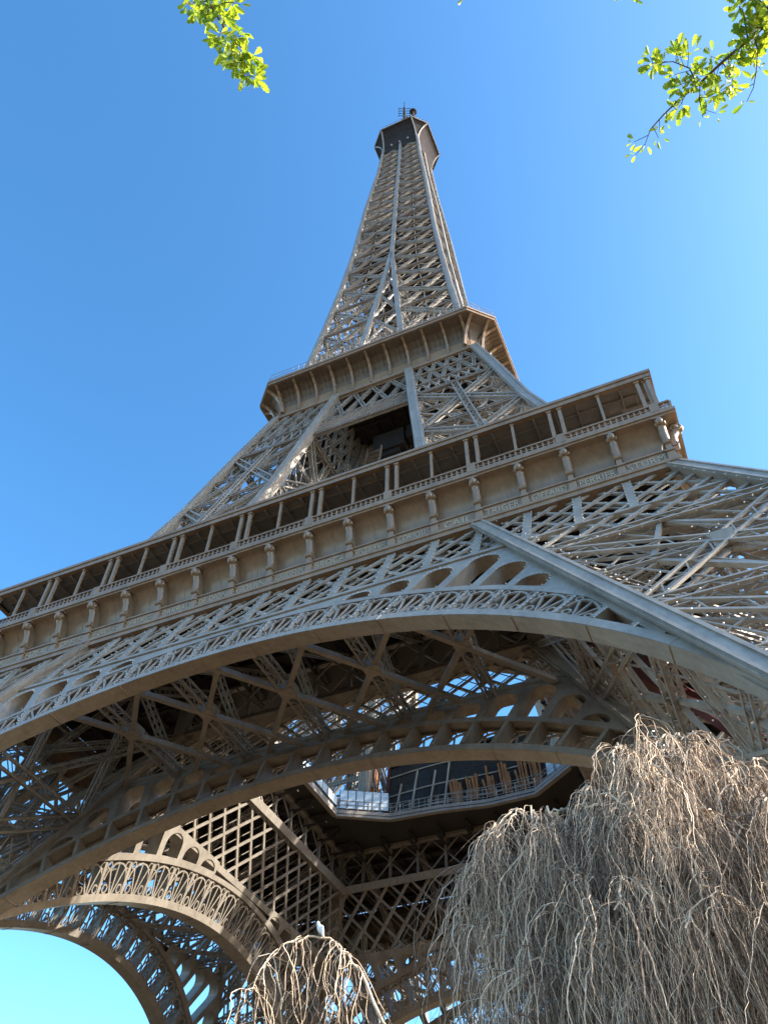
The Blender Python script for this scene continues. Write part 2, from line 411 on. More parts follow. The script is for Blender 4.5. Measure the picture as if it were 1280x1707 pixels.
# ---- girders between arch and first floor
def make_outer_girder():
    mb = MB()
    a, b = 44.5, 51.0
    mid = [(-xi(a) + .3, a), (xi(a) - .3, a), (xi(b) - .3, b), (-xi(b) + .3, b)]
    diag_fill(mb, fo, mid, 3.75, 0.42, 0.16, 0.02, 0.2, 51, bulbs=True); diag_fill(mb, lambda u, z, d=0: fo(u + 1.875, z, d), [(p[0] - 1.875, p[1]) for p in mid], 3.75, 0.13, 0.1, 0.1, 0.28, 51, bulbs=True)
    for s in (1, -1):
        pl = [(xi(40.5) + .3, 40.5), (xo(40.5) - .3, 40.5), (xo(b) - .3, b), (xi(b) + .3, b)]
        if s < 0: pl = [(-u, z) for u, z in reversed(pl)]
        diag_fill(mb, fo, pl, 2.5, 0.3, 0.16, 0.02, 0.2, 51, bulbs=True)
        diag_fill(mb, fo, pl, 3.75, 0.2, 0.12, 1.0, 1.15, 51)
        mb.beam(fo(s * (xi(40.5) + .3), 40.5, .4), fo(s * (xo(40.5) - .3), 40.5, .4), 0.55, 0.9, NF)
        mb.beam(fo(s * (xi(44.5) + .3), 44.5, .1), fo(s * (xo(44.5) - .3), 44.5, .1), 0.32, 0.4, NF)
    mb.beam(fo(-xi(a), a, .45), fo(xi(a), a, .45), 0.5, 1.05, NF)
    o = mb.build('outer_girder', M_PAINT, TOWER)
    p = MB()
    for k in range(-8, 9):
        u = 3.75 * k; zb = 44.5
        if abs(abs(u) - xi(47.5)) < 0.9: zb = 47
        p.beam(fo(u, 50.7, -0.08), fo(u, zb, -0.08), 0.62, 0.14, NF); p.beam(fo(u, 50.7, 1.1), fo(u, zb, 1.1), 0.5, 0.14, NF)
        for z in (46.5, 48.5): p.beam(fo(u, z, 0), fo(u, z + 1.6, 1.1), 0.12, 0.12, (1, 0, 0))
        for q in range(1, 9):
            for s in (-.3, .3): BULBS.append(fo(u + s, 44.5 + .72 * q, -0.22))
    p.build('girder_post', M_PAINT, o)
    return o
outer_girder = make_outer_girder()
def make_inner_girder():
    mb = MB(); a, b = 44.3, 51.3
    pl = [(-xi(a) + .3, a), (xi(a) - .3, a), (xi(b) - .3, b), (-xi(b) + .3, b)]
    diag_fill(mb, fi, pl, 2.8, 0.27, 0.16, 1.0, 1.05, 51); diag_fill(mb, lambda u, z, d=0: fi(u + .9, z, d), [(p[0] - .9, p[1]) for p in pl], 2.8, 0.07, 0.07, 0.1, 0.25, 51)
    mb.beam(fi(-xi(a), a, .6), fi(xi(a), a, .6), 0.6, 1.5, NF)
    mb.beam(fi(-xi(b), b, .6), fi(xi(b), b, .6), 0.85, 1.5, NF)
    fv = lambda u, z, d=0: V((u, -xi(51.3) + d, z))
    up = [(-18, 51.7), (18, 51.7), (18, 56.3), (-18, 56.3)]
    diag_fill(mb, fv, up, 3.75, 0.16, 0.16, 0.1, 0.32, 54, n=(0, -1, 0))
    for k in range(-4, 5): mb.beam(fv(3.75 * k, 51.6, 0.3), fv(3.75 * k, 56.3, 0.3), 0.3, 0.4)
    mb.beam(fv(-18, 56.2, .3), fv(18, 56.2, .3), 0.7, 0.8)
    for k in range(-9, 10):
        mb.beam(fi(1.875 * k, a, 0.1), fi(1.875 * k, a, 1.3), 0.2, 0.3, (0, 0, 1))
    return mb.build('inner_girder', M_PAINT, TOWER)
inner_girder = make_inner_girder()

# ---- horizontal bracing between the outer and inner girders, and deck underside beams
def make_bracing():
    mb = MB(); z = 44.1; y0, y1 = -xo(44.4) + .8, -xi(44.4) - .3
    for k in range(-2, 3):
        u = 7.5 * k
        mb.lattice((u, y0, z), (u, y1, z), 1.0, 0.9, (0, 0, 1), 0.16, 0.09)
        mb.lattice((u, -xo(51) + .8, 50.6), (u, y1 - 1, z + .3), 0.8, 0.6, (1, 0, 0), 0.13, 0.08)
        mb.lattice((u, y0 + 1, z + .3), (u, -19, 55), 0.8, 0.6, (1, 0, 0), 0.13, 0.08)
        pass
        mb.box((u, (y0 + y1) / 2, z - 0.05), 1.3, 1.3, 0.9)
        for s in (-1, 1):
            mb.beam((u - s * 5.6, y0, z - .25), (u + s * 5.6, y1, z - .25 - s * .14), 0.42, 0.42, (0, 0, 1))
    o = mb.build('floor_bracing', M_PAINT, TOWER); dj = MB()
    for k in range(-8, 9):
        u = 3.75 * k; y_in = -15.2
        if abs(u) > 16: y_in = -16
        dj.lattice((u, -33.0, 55.4), (u, y_in, 55.4), 1.3, 0.35, (1, 0, 0), 0.16, 0.09, sides=False)
    for yy in (-31, -28.5, -26, -23.5, -21, -18.5): dj.beam((-33, yy, 55.95), (33, yy, 55.95), 0.25, 0.5, (0, 0, 1))
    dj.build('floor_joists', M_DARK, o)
    return o
bracing = make_bracing()
HOLE = [(-14.6, 8.6), (-14.6, -8.6), (-8.6, -12.2), (0, -13.6), (8.6, -13.2), (15.6, -8.6), (15.6, 8.6), (9.6, 13.2), (3.5, 13.4), (-2.5, 12.4), (-8.7, 12.0)]
dk = MB()
dk.plate([(-34, -34), (34, -34), (34, 34), (-34, 34)], [HOLE], 0.55, lambda u, v, d: V((u, v, 56.25 + d)))
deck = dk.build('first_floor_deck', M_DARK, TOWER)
rim = MB(); hp = [V((a, b, 56.1)) for a, b in HOLE]
for a, b in zip(hp, hp[1:] + hp[:1]):
    rim.beam(a, b, 0.6, 0.3, (0, 0, 1)); rim.beam(a + V((0, 0, .55)), b + V((0, 0, .55)), 0.35, 0.4, (0, 0, 1))
    L = (b - a).length; nn = max(2, int(L / 1.2))
    for q in range(nn):
        p = a.lerp(b, q / nn); rim.beam(p + V((0, 0, .8)), p + V((0, 0, 2.2)), 0.07, 0.07)
    for hgt in (1.1, 1.6, 2.15): rim.beam(a + V((0, 0, hgt)), b + V((0, 0, hgt)), 0.06, 0.05)
rim.build('opening_rail', M_PAINT, deck)

# ---- frieze with the engraved names, consoles and cornice
NAMES = ['JAMIN', 'GAY-LUSSAC', 'FIZEAU', 'SCHNEIDER', 'LE CHATELIER', 'BERTHIER', 'BARRAL', 'DE DION', 'GOUIN', 'JOUSSELIN', 'BROCA', 'BECQUEREL', 'CORIOLIS', 'CAIL', 'TRIGER', 'GIFFARD', 'PERRIER', 'STURM']
def frieze_mesh():
    prof = [(33.2, 50.55), (34.2, 50.55), (34.2, 50.95), (34.32, 51.0), (34.32, 51.28), (33.98, 51.32), (33.98, 52.5), (34.1, 52.52), (34.1, 52.68), (33.2, 52.74)]
    for q in range(1, 11):
        x = q / 10; prof.append((33.15 + 1.85 * (1 - math.cos(x * HALF * 0.95)), 52.74 + 2.85 * math.sin(x * HALF * 0.98)))
    prof += [(35.0, 55.62), (35.0, 55.78), (35.14, 55.82), (35.14, 56.12), (34.0, 56.12)]
    mb = MB()
    mb.strip([V((-o, -o, z)) for o, z in prof], [V((o, -o, z)) for o, z in prof])
    cove = [(o, z) for o, z in prof if 52.7 < z < 55.62]
    for k in range(-9, 9):
        u = 3.75 * k + 1.875
        mb.sweep([V((u, -o - 0.0, z)) for o, z in cove], 0.07, 0.05)
    return mb.mesh('frieze', M_FRIEZE, True)
fr_me = frieze_mesh()
def console_mesh():
    mb = MB()
    mb.box((0, -34.05, 51.75), 0.62, 0.42, 0.85); mb.box((0, -34.12, 52.22), 0.74, 0.5, 0.16)
    mb.box((0, -34.08, 52.62), 0.46, 0.5, 0.66); mb.box((0, -34.14, 53.0), 0.6, 0.56, 0.14)
    mb.tube([V((0, -34.2, 53.05)), V((0, -34.22, 53.4)), V((0, -34.36, 54.2)), V((0, -34.6, 54.75))], [0.24, 0.31, 0.28, 0.34], 10)
    mb.tube([V((-0.3, -34.72, 55.0)), V((0.3, -34.72, 55.0))], [0.42, 0.42], 12); mb.tube([V((-0.27, -34.3, 53.15)), V((0.27, -34.3, 53.15))], [0.24, 0.24], 10); mb.tube([V((-0.2, -34.72, 55.0)), V((-0.2, -34.45, 54.4)), V((-0.2, -34.3, 53.5))], [0.1, 0.12, 0.1], 6); mb.tube([V((0.2, -34.72, 55.0)), V((0.2, -34.45, 54.4)), V((0.2, -34.3, 53.5))], [0.1, 0.12, 0.1], 6)
    mb.ball((0, -34.98, 55.02), 0.4, 10, 7, (0.75, 0.8, 1)); mb.box((0, -34.6, 55.52), 0.9, 0.95, 0.16)
    for s in (-.33, .33): mb.ball((s, -34.72, 55.0), 0.22, 8, 5, (.5, 1, 1))
    mb.prism((0, -33.75, 52.8), (0, -34.1, 55.3), 0.3, 1.0)
    return mb.mesh('console', M_FRIEZE, True)
con_me = console_mesh()
def name_mesh(txt):
    cu = bpy.data.curves.new('lettering', 'FONT'); cu.body = txt; cu.size = 1.0; cu.extrude = 0.035; cu.align_x = 'CENTER'; cu.resolution_u = 2; cu.space_character = 1.12
    to = bpy.data.objects.new('tmp', cu); col.objects.link(to)
    dg = bpy.context.evaluated_depsgraph_get(); dg.update()
    me = bpy.data.meshes.new_from_object(to.evaluated_get(dg)); bpy.data.objects.remove(to)
    xs = [v.co.x for v in me.vertices]; wd = max(xs) - min(xs); f = min(1.0, 2.75 / wd)
    me.transform(Matrix.Diagonal((f, 1.0, 1.0, 1.0))); me.transform(Matrix.Rotation(HALF, 4, 'X'))
    me.materials.clear(); me.materials.append(M_GOLD); me.name = 'lettering'
    return me
for k in range(4):
    fo_ = link('frieze', fr_me, TOWER, rz=k * HALF)
    if k == 0:
        for q in range(-9, 10):
            link('console', con_me, fo_, (3.75 * q if abs(q) < 9 else 33.72 * (1 if q > 0 else -1), 0, 0))
        for q, tx in enumerate(NAMES):
            link('lettering', name_mesh(tx), fo_, (-33.75 + 3.75 * (q + .5), -34.0, 51.56))
    if k == 1:
        for q in range(-9, 10): link('console', con_me, fo_, (3.75 * q if abs(q) < 9 else 33.72 * (1 if q > 0 else -1), 0, 0))

# ---- balustrade and covered gallery on the first floor
def balustrade_mesh():
    mb = MB(); o = 34.95
    mb.beam((-o, -o, 56.25), (o, -o, 56.25), 0.22, 0.3, (0, -1, 0)); mb.beam((-o, -o, 57.15), (o, -o, 57.15), 0.16, 0.26, (0, -1, 0))
    mb.beam((-o, -o, 56.75), (o, -o, 56.75), 0.07, 0.1, (0, -1, 0))
    n = 152
    for q in range(n + 1):
        x = -o + 2 * o * q / n; mb.beam((x, -o, 56.3), (x, -o, 57.1), 0.15, 0.12)
    for k in range(-4, 5): mb.beam((7.5 * k + 3.75, -o, 56.2), (7.5 * k + 3.75, -o, 57.3), 0.7, 0.34)
    return mb.mesh('balustrade', M_FRIEZE)
bal_me = balustrade_mesh()
def gallery_roof_mesh():
    mb = MB(); ce = MB(); o = 34.5; i_ = 24.5
    prof = [(o - .5, 62.02), (o, 62.02), (o, 62.5), (o + .12, 62.52), (o + .12, 62.85), (o - .6, 62.9), (i_, 63.4)]
    ce.strip([V((-a, -a, 62.3)) for a in (o - .5, i_)], [V((a, -a, 62.3)) for a in (o - .5, i_)])
    mb.strip([V((-a, -a, z)) for a, z in prof], [V((a, -a, z)) for a, z in prof])
    for k in range(-18, 19):
        u = 1.875 * k; e = max(abs(u), i_)
        if e < o - 1: ce.beam((u, -o + .5, 62.1), (u, -e, 62.1), 0.14, 0.36, (0, 0, 1))
    for yy in (33.0, 31.5, 30, 28.5, 27, 25.5): ce.beam((-yy, -yy, 62.17), (yy, -yy, 62.17), 0.12, 0.2, (0, 0, 1))
    return mb.mesh('gallery_roof', M_FRIEZE), ce.mesh('ceiling_joists', M_CEIL)
roof_me, joist_me = gallery_roof_mesh()
def col_mesh(wd):
    mb = MB(); mb.box((0, 0, 59.6), wd, wd, 4.9); mb.box((0, 0, 57.2), wd * 1.5, wd * 1.5, 0.25); mb.box((0, 0, 61.9), wd * 1.5, wd * 1.5, 0.22)
    return mb.mesh('gallery_column', M_FRIEZE)
c_pair, c_single = col_mesh(0.3), col_mesh(0.22)
M_GLASS = bpy.data.materials.new('smoked_glass'); M_GLASS.use_nodes = True
b_ = M_GLASS.node_tree.nodes['Principled BSDF']; b_.inputs['Base Color'].default_value = (0.03, 0.033, 0.035, 1); b_.inputs['Roughness'].default_value = 0.12; b_.inputs['Specular IOR Level'].default_value = 0.6
def wall_mesh():
    mb = MB(); o = 26.2
    for k in range(-7, 7):
        u = 3.75 * k; mb.box((u + 1.875, -o, 59.3), 3.6, 0.06, 5.0)
    return mb.mesh('glazed_wall', M_GLASS)
gw_me = wall_mesh()
def mull_mesh():
    mb = MB(); o = 26.3
    for k in range(-7, 8): mb.beam((3.75 * k, -o, 56.8), (3.75 * k, -o, 62.2), 0.16, 0.22)
    for k in range(-14, 14): mb.beam((1.875 * k, -29.3, 56.8), (1.875 * k, -29.3, 58.0), 0.08, 0.08)
    mb.beam((-26, -29.3, 58), (26, -29.3, 58), 0.1, 0.1)
    return mb.mesh('wall_frame', M_FRIEZE)
mu_me = mull_mesh()
for k in range(4):
    link('balustrade', bal_me, TOWER, rz=k * HALF)
    r = link('covered_gallery', roof_me, TOWER, rz=k * HALF)
    link('ceiling', joist_me, r); link('glazed_wall', gw_me, r); link('wall_frame', mu_me, r)
    for q in range(-5, 5):
        x = 7.5 * q + 3.75
        for s in (-.45, .45):
            if abs(x + s) < 34.3: link('gallery_column', c_pair, r, (x + s, -34.15, 0))
        if q > -5: link('gallery_column', c_single, r, (7.5 * q, -34.15, 0))
    if k % 2 == 0:
        for s in (-33.9, 33.9): link('gallery_column', c_pair, r, (s, -34.0, 0))

# ---- piers between the first and second floor
HO = [(56, 31.4), (80, 23.5), (98, 19.2), (110, 16.2), (116, 15.2)]
HI = [(56, 13.7), (76, 10.75), (90, 8.7), (110, 6.0), (116, 5.0)]
ho = lambda z: interp(HO, z); hi = lambda z: interp(HI, z)
def faces4(fa, fb): return [(fa, lambda z: -fa(z)), (fb, lambda z: -fa(z)), (fb, lambda z: -fb(z)), (fa, lambda z: -fb(z))]
def make_upper_pier():
    mb = MB(); C = faces4(ho, hi); LV = [56.8, 70, 83.5, 97, 101, 110]; nr = [(0, -1, .3), (-1, 0, -.2), (0, 1, -.2), (1, 0, .3)]
    for k in range(4):
        (ax, ay), (bx, by) = C[k], C[(k + 1) % 4]
        P = lambda z: V((ax(z), ay(z), z)); Q = lambda z: V((bx(z), by(z), z)); n = nr[k]
        for a, b in zip(LV[:3], LV[1:4]):
            mb.lattice(P(a), Q(b), 1.1, 0.6, n, 0.22, 0.09, sides=False); mb.lattice(Q(a), P(b), 1.1, 0.6, n, 0.22, 0.09, sides=False)
            mb.lattice(P(b), Q(b), 0.9, 0.7, n, 0.16, 0.09)
            h = (a + b) / 2; mb.lattice(P(h), Q(h), 0.5, 0.4, n, 0.1, 0.06, sides=False)
            mb.beam(P(a).lerp(Q(a), .5), P(h), 0.2, 0.2, n); mb.beam(P(a).lerp(Q(a), .5), Q(h), 0.2, 0.2, n)
            for i_ in range(5):
                u0, u1 = i_ / 5, (i_ + 1) / 5
                mb.beam(P(h).lerp(Q(h), u0), P(b).lerp(Q(b), u1), .11, .1, n); mb.beam(P(h).lerp(Q(h), u1), P(a).lerp(Q(a), u0), .11, .1, n); mb.beam(P(h).lerp(Q(h), u1), P(b).lerp(Q(b), u0), .11, .1, n)
            pass
        mb.lattice(P(70).lerp(Q(70), .5), P(97).lerp(Q(97), .5), 0.9, 0.6, n, 0.15, 0.08)
        mb.lattice(P(57).lerp(Q(57), .5), P(70).lerp(Q(70), .5), 0.9, 0.6, n, 0.15, 0.08)
        for q in range(5):
            for (a, b) in ((101, 110),):
                t, t2 = q / 5, (q + 1) / 5
                mb.lattice(P(a).lerp(Q(a), t), P(b).lerp(Q(b), t2), 0.5, 0.4, n, 0.1, 0.06, sides=False)
                mb.lattice(P(a).lerp(Q(a), t2), P(b).lerp(Q(b), t), 0.5, 0.4, n, 0.1, 0.06, sides=False)
        for q in range(8):
            t, t2 = q / 8, (q + 1) / 8
            mb.beam(P(97).lerp(Q(97), t), P(101).lerp(Q(101), t2), 0.2, 0.3, n); mb.beam(P(97).lerp(Q(97), t2), P(101).lerp(Q(101), t), 0.2, 0.22, n)
        for z in (97, 101, 105.5): mb.lattice(P(z), Q(z), 0.6, 0.5, n, 0.13, 0.07)
    for a, b in ((57, 70), (70, 83.5), (83.5, 97), (97, 110)):
        c = [V((fx(a), fy(a), a)) for fx, fy in C]; d = [V((fx(b), fy(b), b)) for fx, fy in C]
        mb.lattice(c[0], d[2], 0.7, 0.5, (1, 1, 0), 0.12, 0.07, sides=False)
        mb.lattice(d[0], d[2], 0.7, 0.5, (0, 0, 1), 0.12, 0.07, sides=False); mb.lattice(d[1], d[3], 0.7, 0.5, (0, 0, 1), 0.12, 0.07, sides=False)
    cx = lambda z: (ho(z) + hi(z)) / 2
    for ox in (-2.4, 2.4): mb.lattice((cx(57) + ox, -cx(57), 57), (cx(110) + ox, -cx(110), 110), 0.7, 0.9, (0, -1, -1), 0.14, 0.09)
    for q in range(30):
        z = 58 + q * 1.7; mb.beam((cx(z) - 2.4, -cx(z), z), (cx(z) + 2.4, -cx(z), z), 0.2, 0.25)
    o = mb.build('upper_pier', M_PAINT, TOWER)
    for fx, fy in C:
        c = MB(); column(c, fx, fy, [56.3, 63, 70, 76, 83, 90, 98, 104, 110.3], 1.15); c.build('corner_column', M_PAINT, o)
    return o
upier = make_upper_pier()
def make_belt():
    mb = MB(); n = (0, -1, .25)
    f2 = lambda u, z, d=0: V((u, -ho(z) + d, z))
    for z, w_ in ((97, .8), (101, .6), (109.5, .8)): mb.lattice(f2(-hi(z), z, .3), f2(hi(z), z, .3), w_, 0.6, n, 0.16, 0.08)
    pl = [(-hi(97), 97.2), (hi(97), 97.2), (hi(101), 101), (-hi(101), 101)]
    diag_fill(mb, f2, pl, 1.2, 0.17, 0.2, 0.1, 0.3, 97, n)
    pl = [(-hi(101), 101), (hi(101), 101), (hi(109.5), 109.5), (-hi(109.5), 109.5)]
    us = [-7, -3.5, 0, 3.5, 7]
    for a, b in zip(us[:-1], us[1:]):
        mb.lattice(f2(a, 101, .3), f2(b * .85, 109.5, .3), 0.6, 0.4, n, 0.12, 0.07); mb.lattice(f2(b, 101, .3), f2(a * .85, 109.5, .3), 0.6, 0.4, n, 0.12, 0.07)
    for d0 in (10.5,):                                        # the girder on the inner side of the piers
        g2 = lambda u, z, d=0: V((u, -hi(z) + d, z))
        for z in (97, 103, 109.5): mb.lattice(g2(-hi(z), z), g2(hi(z), z), 0.8, 0.6, n, 0.14, 0.08)
        diag_fill(mb, g2, [(-hi(97), 97.2), (hi(97), 97.2), (hi(109.5), 109.5), (-hi(109.5), 109.5)], 2.2, 0.2, 0.2, 0, .2, 97, n)
    return mb.build('upper_girder', M_PAINT, TOWER)
belt = make_belt()
# machinery and stair hung below the second floor
hm = MB()
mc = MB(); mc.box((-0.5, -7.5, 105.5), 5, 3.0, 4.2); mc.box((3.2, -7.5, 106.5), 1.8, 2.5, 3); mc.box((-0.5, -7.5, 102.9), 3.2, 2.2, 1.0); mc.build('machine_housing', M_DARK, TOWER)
for q in range(20):
    z = 84 + q * .95; hm.box((-4.6 + q * .12, -9 - q * .05, z), 2.2, 0.5, 0.06)
for s in (-1.1, 1.1): hm.beam((-4.6 + s, -9, 83), (-2.2 + s, -10, 103), 0.4, 0.12, (1, 0, 0))
hm.lattice((-9.3, -10, 85), (-5.5, -12, 98), 0.8, 0.6, (0, -1, 0), 0.15, 0.09); hm.lattice((-6.0, -12, 75), (-6.0, -12, 98), 0.8, 0.6, (0, -1, 0), 0.15, 0.09)
hm.build('stair', M_PAINT, TOWER)

# ---- second platform
def octa(h, c, z): return [V((-c, -h, z)), V((c, -h, z)), V((h, -c, z)), V((h, c, z)), V((c, h, z)), V((-c, h, z)), V((-h, c, z)), V((-h, -c, z))]
def make_second():
    mb = MB()
    L = [(16.35, 16.0, 109.4), (16.75, 16.0, 109.5), (16.75, 16.0, 110.1), (16.5, 15.8, 110.15), (16.55, 15.8, 112.2), (16.75, 15.85, 113.2), (17.3, 16.0, 114.1), (18.2, 16.2, 114.75), (19.6, 16.55, 115.0)]
    for (h, c, z), (h2, c2, z2) in zip(L[:4], L[1:5]): mb.strip(octa(h, c, z), octa(h2, c2, z2), True)
    so = MB()
    for (h, c, z), (h2, c2, z2) in zip(L[4:-1], L[5:]): so.strip(octa(h, c, z), octa(h2, c2, z2), True)
    for k in range(4):
        cc, ss = [(1, 0), (0, 1), (-1, 0), (0, -1)][k]
        for q in range(45):
            x = -15.4 + .7 * q; pa = [V((x * cc + a * ss, x * ss - a * cc, z - .06)) for a, c, z in L[5:]]; so.sweep(pa, 0.09, 0.14, (0, 0, 1))
    o = mb.build('second_platform', M_FRIEZE, TOWER)
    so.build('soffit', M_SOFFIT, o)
    fa = MB()
    for (a, b) in (((19.6, 16.55, 115.0), (19.85, 16.6, 115.0)), ((19.85, 16.6, 115.0), (19.85, 16.6, 115.5)), ((19.85, 16.6, 115.5), (20.0, 16.65, 115.55)), ((20.0, 16.65, 115.55), (20.0, 16.65, 115.95)), ((20.0, 16.65, 115.95), (15, 12, 116.0))):
        fa.strip(octa(*a), octa(*b), True)
    fa.build('platform_edge', M_FRIEZE, o)
    bk = MB(); path = [(16.5, 110.25), (16.6, 111.6), (16.95, 112.9), (17.6, 113.9), (18.5, 114.6), (19.5, 114.93)]
    bk.sweep([V((0, -a, z)) for a, z in path], 0.36, 0.5, (0, -1, -1))
    me = bk.mesh('bracket', M_FRIEZE)
    for k in range(4):
        for q in range(11):
            x = -15.4 + 3.08 * q; c, s = math.cos(k * HALF), math.sin(k * HALF); link('bracket', me, o, (x * c, x * s, 0), k * HALF)
    bc = MB(); bc.sweep([V((0, -(a + (0.55 if i < 1 else 0.62 + i * .03)) , z)) for i, (a, z) in enumerate([(22.5 - .4, 110.3), (22.5 - .3, 111.6), (22.6, 112.9), (23.2, 113.9), (24.0, 114.6), (24.8, 114.93)])], 0.4, 0.5, (0, -1, -1))
    for k in range(4):
        for t in (-1.4, 1.4):
            an = k * HALF + HALF / 2; link('bracket', bc.mesh('bracket', M_FRIEZE), o, (t * math.cos(an), t * math.sin(an), 0), an)
    sl = MB(); sl.plate([(-16.3, -16.3), (16.3, -16.3), (16.3, 16.3), (-16.3, 16.3)], [], 0.5, lambda u, v, d: V((u, v, 110.4 + d)))
    for k in range(-6, 7):
        sl.beam((2.5 * k, -16, 110.1), (2.5 * k, 16, 110.1), 0.25, 0.7, (0, 0, 1)); 
        if k % 2 == 0: sl.beam((-16, 2.5 * k, 110.0), (16, 2.5 * k, 110.0), 0.3, 0.8, (0, 0, 1))
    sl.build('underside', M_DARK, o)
    fn = MB(); ring = octa(19.7, 16.5, 116.0)
    for a, b in zip(ring, ring[1:] + ring[:1]):
        for hh in (0.6, 1.2, 2.1): fn.beam(a + V((0, 0, hh)), b + V((0, 0, hh)), 0.05, 0.05)
        nn = max(2, int((b - a).length / 1.0))
        for q in range(nn): p = a.lerp(b, q / nn); fn.beam(p, p + V((0, 0, 2.2)), 0.05, 0.05)
    fn.build('fence', M_PAINT, o)
    return o
make_second()

# ---- spire from the second floor to the summit
HS = [(116, 15.2), (128, 13.75), (141, 12.55), (160, 10.95), (180, 9.6), (198, 8.75), (212, 8.1), (225, 7.3), (240, 6.35), (264, 5.35)]
HC = [(116, 5.0), (127, 3.75), (150, 1.75), (172, 0.05), (300, 0.05)]
hs = lambda z: interp(HS, z); hc = lambda z: interp(HC, z)
def make_spire():
    mb = MB(); zs = [116.0]
    while zs[-1] < 258: zs.append(zs[-1] + max(4.6, 0.84 * hs(zs[-1])))
    zs[-1] = 262
    for k in range(4):
        c, s = [(1, 0), (0, 1), (-1, 0), (0, -1)][k]
        R = lambda u, z, d=0: V((u * c - (-hs(z) + d) * s, u * s + (-hs(z) + d) * c, z))
        n = V((0 * c + 1 * s, -1 * c, .1))
        for a, b in zip(zs[:-1], zs[1:]):
            wl = max(0.55, 0.075 * hs(a))
            for sg in (1, -1):
                A0, A1 = sg * hs(a), sg * hs(b); B0, B1 = sg * max(hc(a), .2), sg * max(hc(b), .2)
                mb.ladder(R(A0, a, .3), R(B1, b, .3), wl, 0.4, n, 0.16, 6); mb.ladder(R(B0, a, .4), R(A1, b, .4), wl, 0.4, n, 0.16, 6)
                mb.ladder(R(A1, b, .3), R(B1, b, .3), 0.5, 0.45, n, 0.14, 4)
                h = (a + b) / 2; mb.beam(R(sg * hs(h), h, .3), R(sg * max(hc(h), .2), h, .3), 0.13, 0.16, n)
                ma, mb_, mh = (A0 + B0) / 2, (A1 + B1) / 2, (sg * hs(h) + sg * max(hc(h), .2)) / 2
                for p_, q_ in ((R(ma, a, .5), R(sg * hs(h), h, .5)), (R(ma, a, .5), R(sg * max(hc(h), .2), h, .5)), (R(mb_, b, .5), R(sg * hs(h), h, .5)), (R(mb_, b, .5), R(sg * max(hc(h), .2), h, .5)), (R(ma, a, .6), R(mb_, b, .6))): mb.beam(p_, q_, 0.13, 0.12, n)
                q0 = [R(A0 + (A1 - A0) * f, a + (b - a) * f, .2) for f in (0, .25, .5, .75, 1)]
                for f in range(4): mb.beam(q0[f], R((A0 + B0) / 2 + (mb_ - ma) * (f + .5) / 4, a + (b - a) * (f + .5) / 4, .7), 0.09, 0.09, n)
                if hc(a) < 2.5: pass
                # inner side of each corner pier, running from the inner column back into the tower
                if hc(a) > 0.6:
                    mb.lattice(R(B0, a, .3), R(B1, b, hs(b) - max(hc(b), .3)), 0.5, 0.35, (c, s, 0), 0.1, 0.06, sides=False)
                    mb.lattice(R(B0, a, hs(a) - hc(a)), R(B1, b, .3), 0.5, 0.35, (c, s, 0), 0.1, 0.06, sides=False)
            if hc(a) > 1.2:
                mb.lattice(R(-hc(a), a, .3), R(hc(b), b, .3), 0.45, 0.4, n, 0.1, 0.06); mb.lattice(R(hc(a), a, .3), R(-hc(b), b, .3), 0.45, 0.4, n, 0.1, 0.06)
                mb.lattice(R(-hc(b), b, .3), R(hc(b), b, .3), 0.45, 0.4, n, 0.1, 0.06)
    sh = MB()
    for a, b in zip(zs[:-1], zs[1:]):                             # inner lift shaft and floors of bracing
        q = 1.9
        for i, j in ((1, 1), (1, -1), (-1, -1), (-1, 1)): sh.beam((q * i, q * j, a), (q * i, q * j, b), 0.3, 0.3)
        for i in (-1, 1):
            sh.beam((q * i, -q, a), (q * i, q, b), 0.16, 0.16, (1, 0, 0)); sh.beam((-q, q * i, a), (q, q * i, b), 0.16, 0.16)
        h = hs(b) - .3
        for p0, p1 in (((-h, -h), (h, h)), ((-h, h), (h, -h)), ((-h, 0), (0, -h)), ((h, 0), (0, -h)), ((-h, 0), (0, h)), ((h, 0), (0, h))):
            sh.beam((*p0, b), (*p1, b), 0.2, 0.22, (0, 0, 1))
    o = mb.build('spire', M_PAINT, TOWER)
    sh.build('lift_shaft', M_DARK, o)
    zc = [116, 128, 141, 150, 160, 172, 180, 198, 212, 225, 240, 252, 264]
    for sx, sy in ((1, -1), (1, 1), (-1, 1), (-1, -1)):
        c = MB()
        for a, b in zip(zc[:-1], zc[1:]):
            s = 1.0 - 0.35 * (a - 116) / 150
            c.prism((sx * hs(a), sy * hs(a), a), (sx * hs(b), sy * hs(b), b), s, s)
            for ox, oy in ((0, sy), (sx, 0)):
                c.prism((sx * hs(a) + ox * (s / 2 + .05), sy * hs(a) + oy * (s / 2 + .05), a), (sx * hs(b) + ox * (s / 2 + .05), sy * hs(b) + oy * (s / 2 + .05), b), s * .4 if ox == 0 else .1, s * .4 if oy == 0 else .1)
        c.build('corner_column', M_PAINT, o)
    c = MB()
    for a, b in zip(zc[:-1], zc[1:]):
        s = 0.95 - 0.3 * (a - 116) / 150
        for sg in ((-1, 1) if a < 172 else (1,)):
            x0, x1 = sg * hc(a), sg * hc(b)
            c.prism((x0, -hs(a) - .02, a), (x1, -hs(b) - .02, b), s, s * .8)
    me = c.mesh('face_rib', M_PAINT)
    for k in range(4): link('face_rib', me, o, rz=k * HALF)
    h = hs(178) - .6
    for boxes in ([((0, 0, 177), 2 * h, 2 * h, 0.5), ((0, 0, 179), 5, 5, 3.5)], [((0, 0, 197), 2 * h - 2, 2 * h - 2, 0.4)], [((0, 0, 119), 24, 24, 0.3), ((-3, -5, 121), 8, 6, 4)]):
        pf = MB()
        for bx in boxes: pf.box(*bx)
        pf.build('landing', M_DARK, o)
    return o
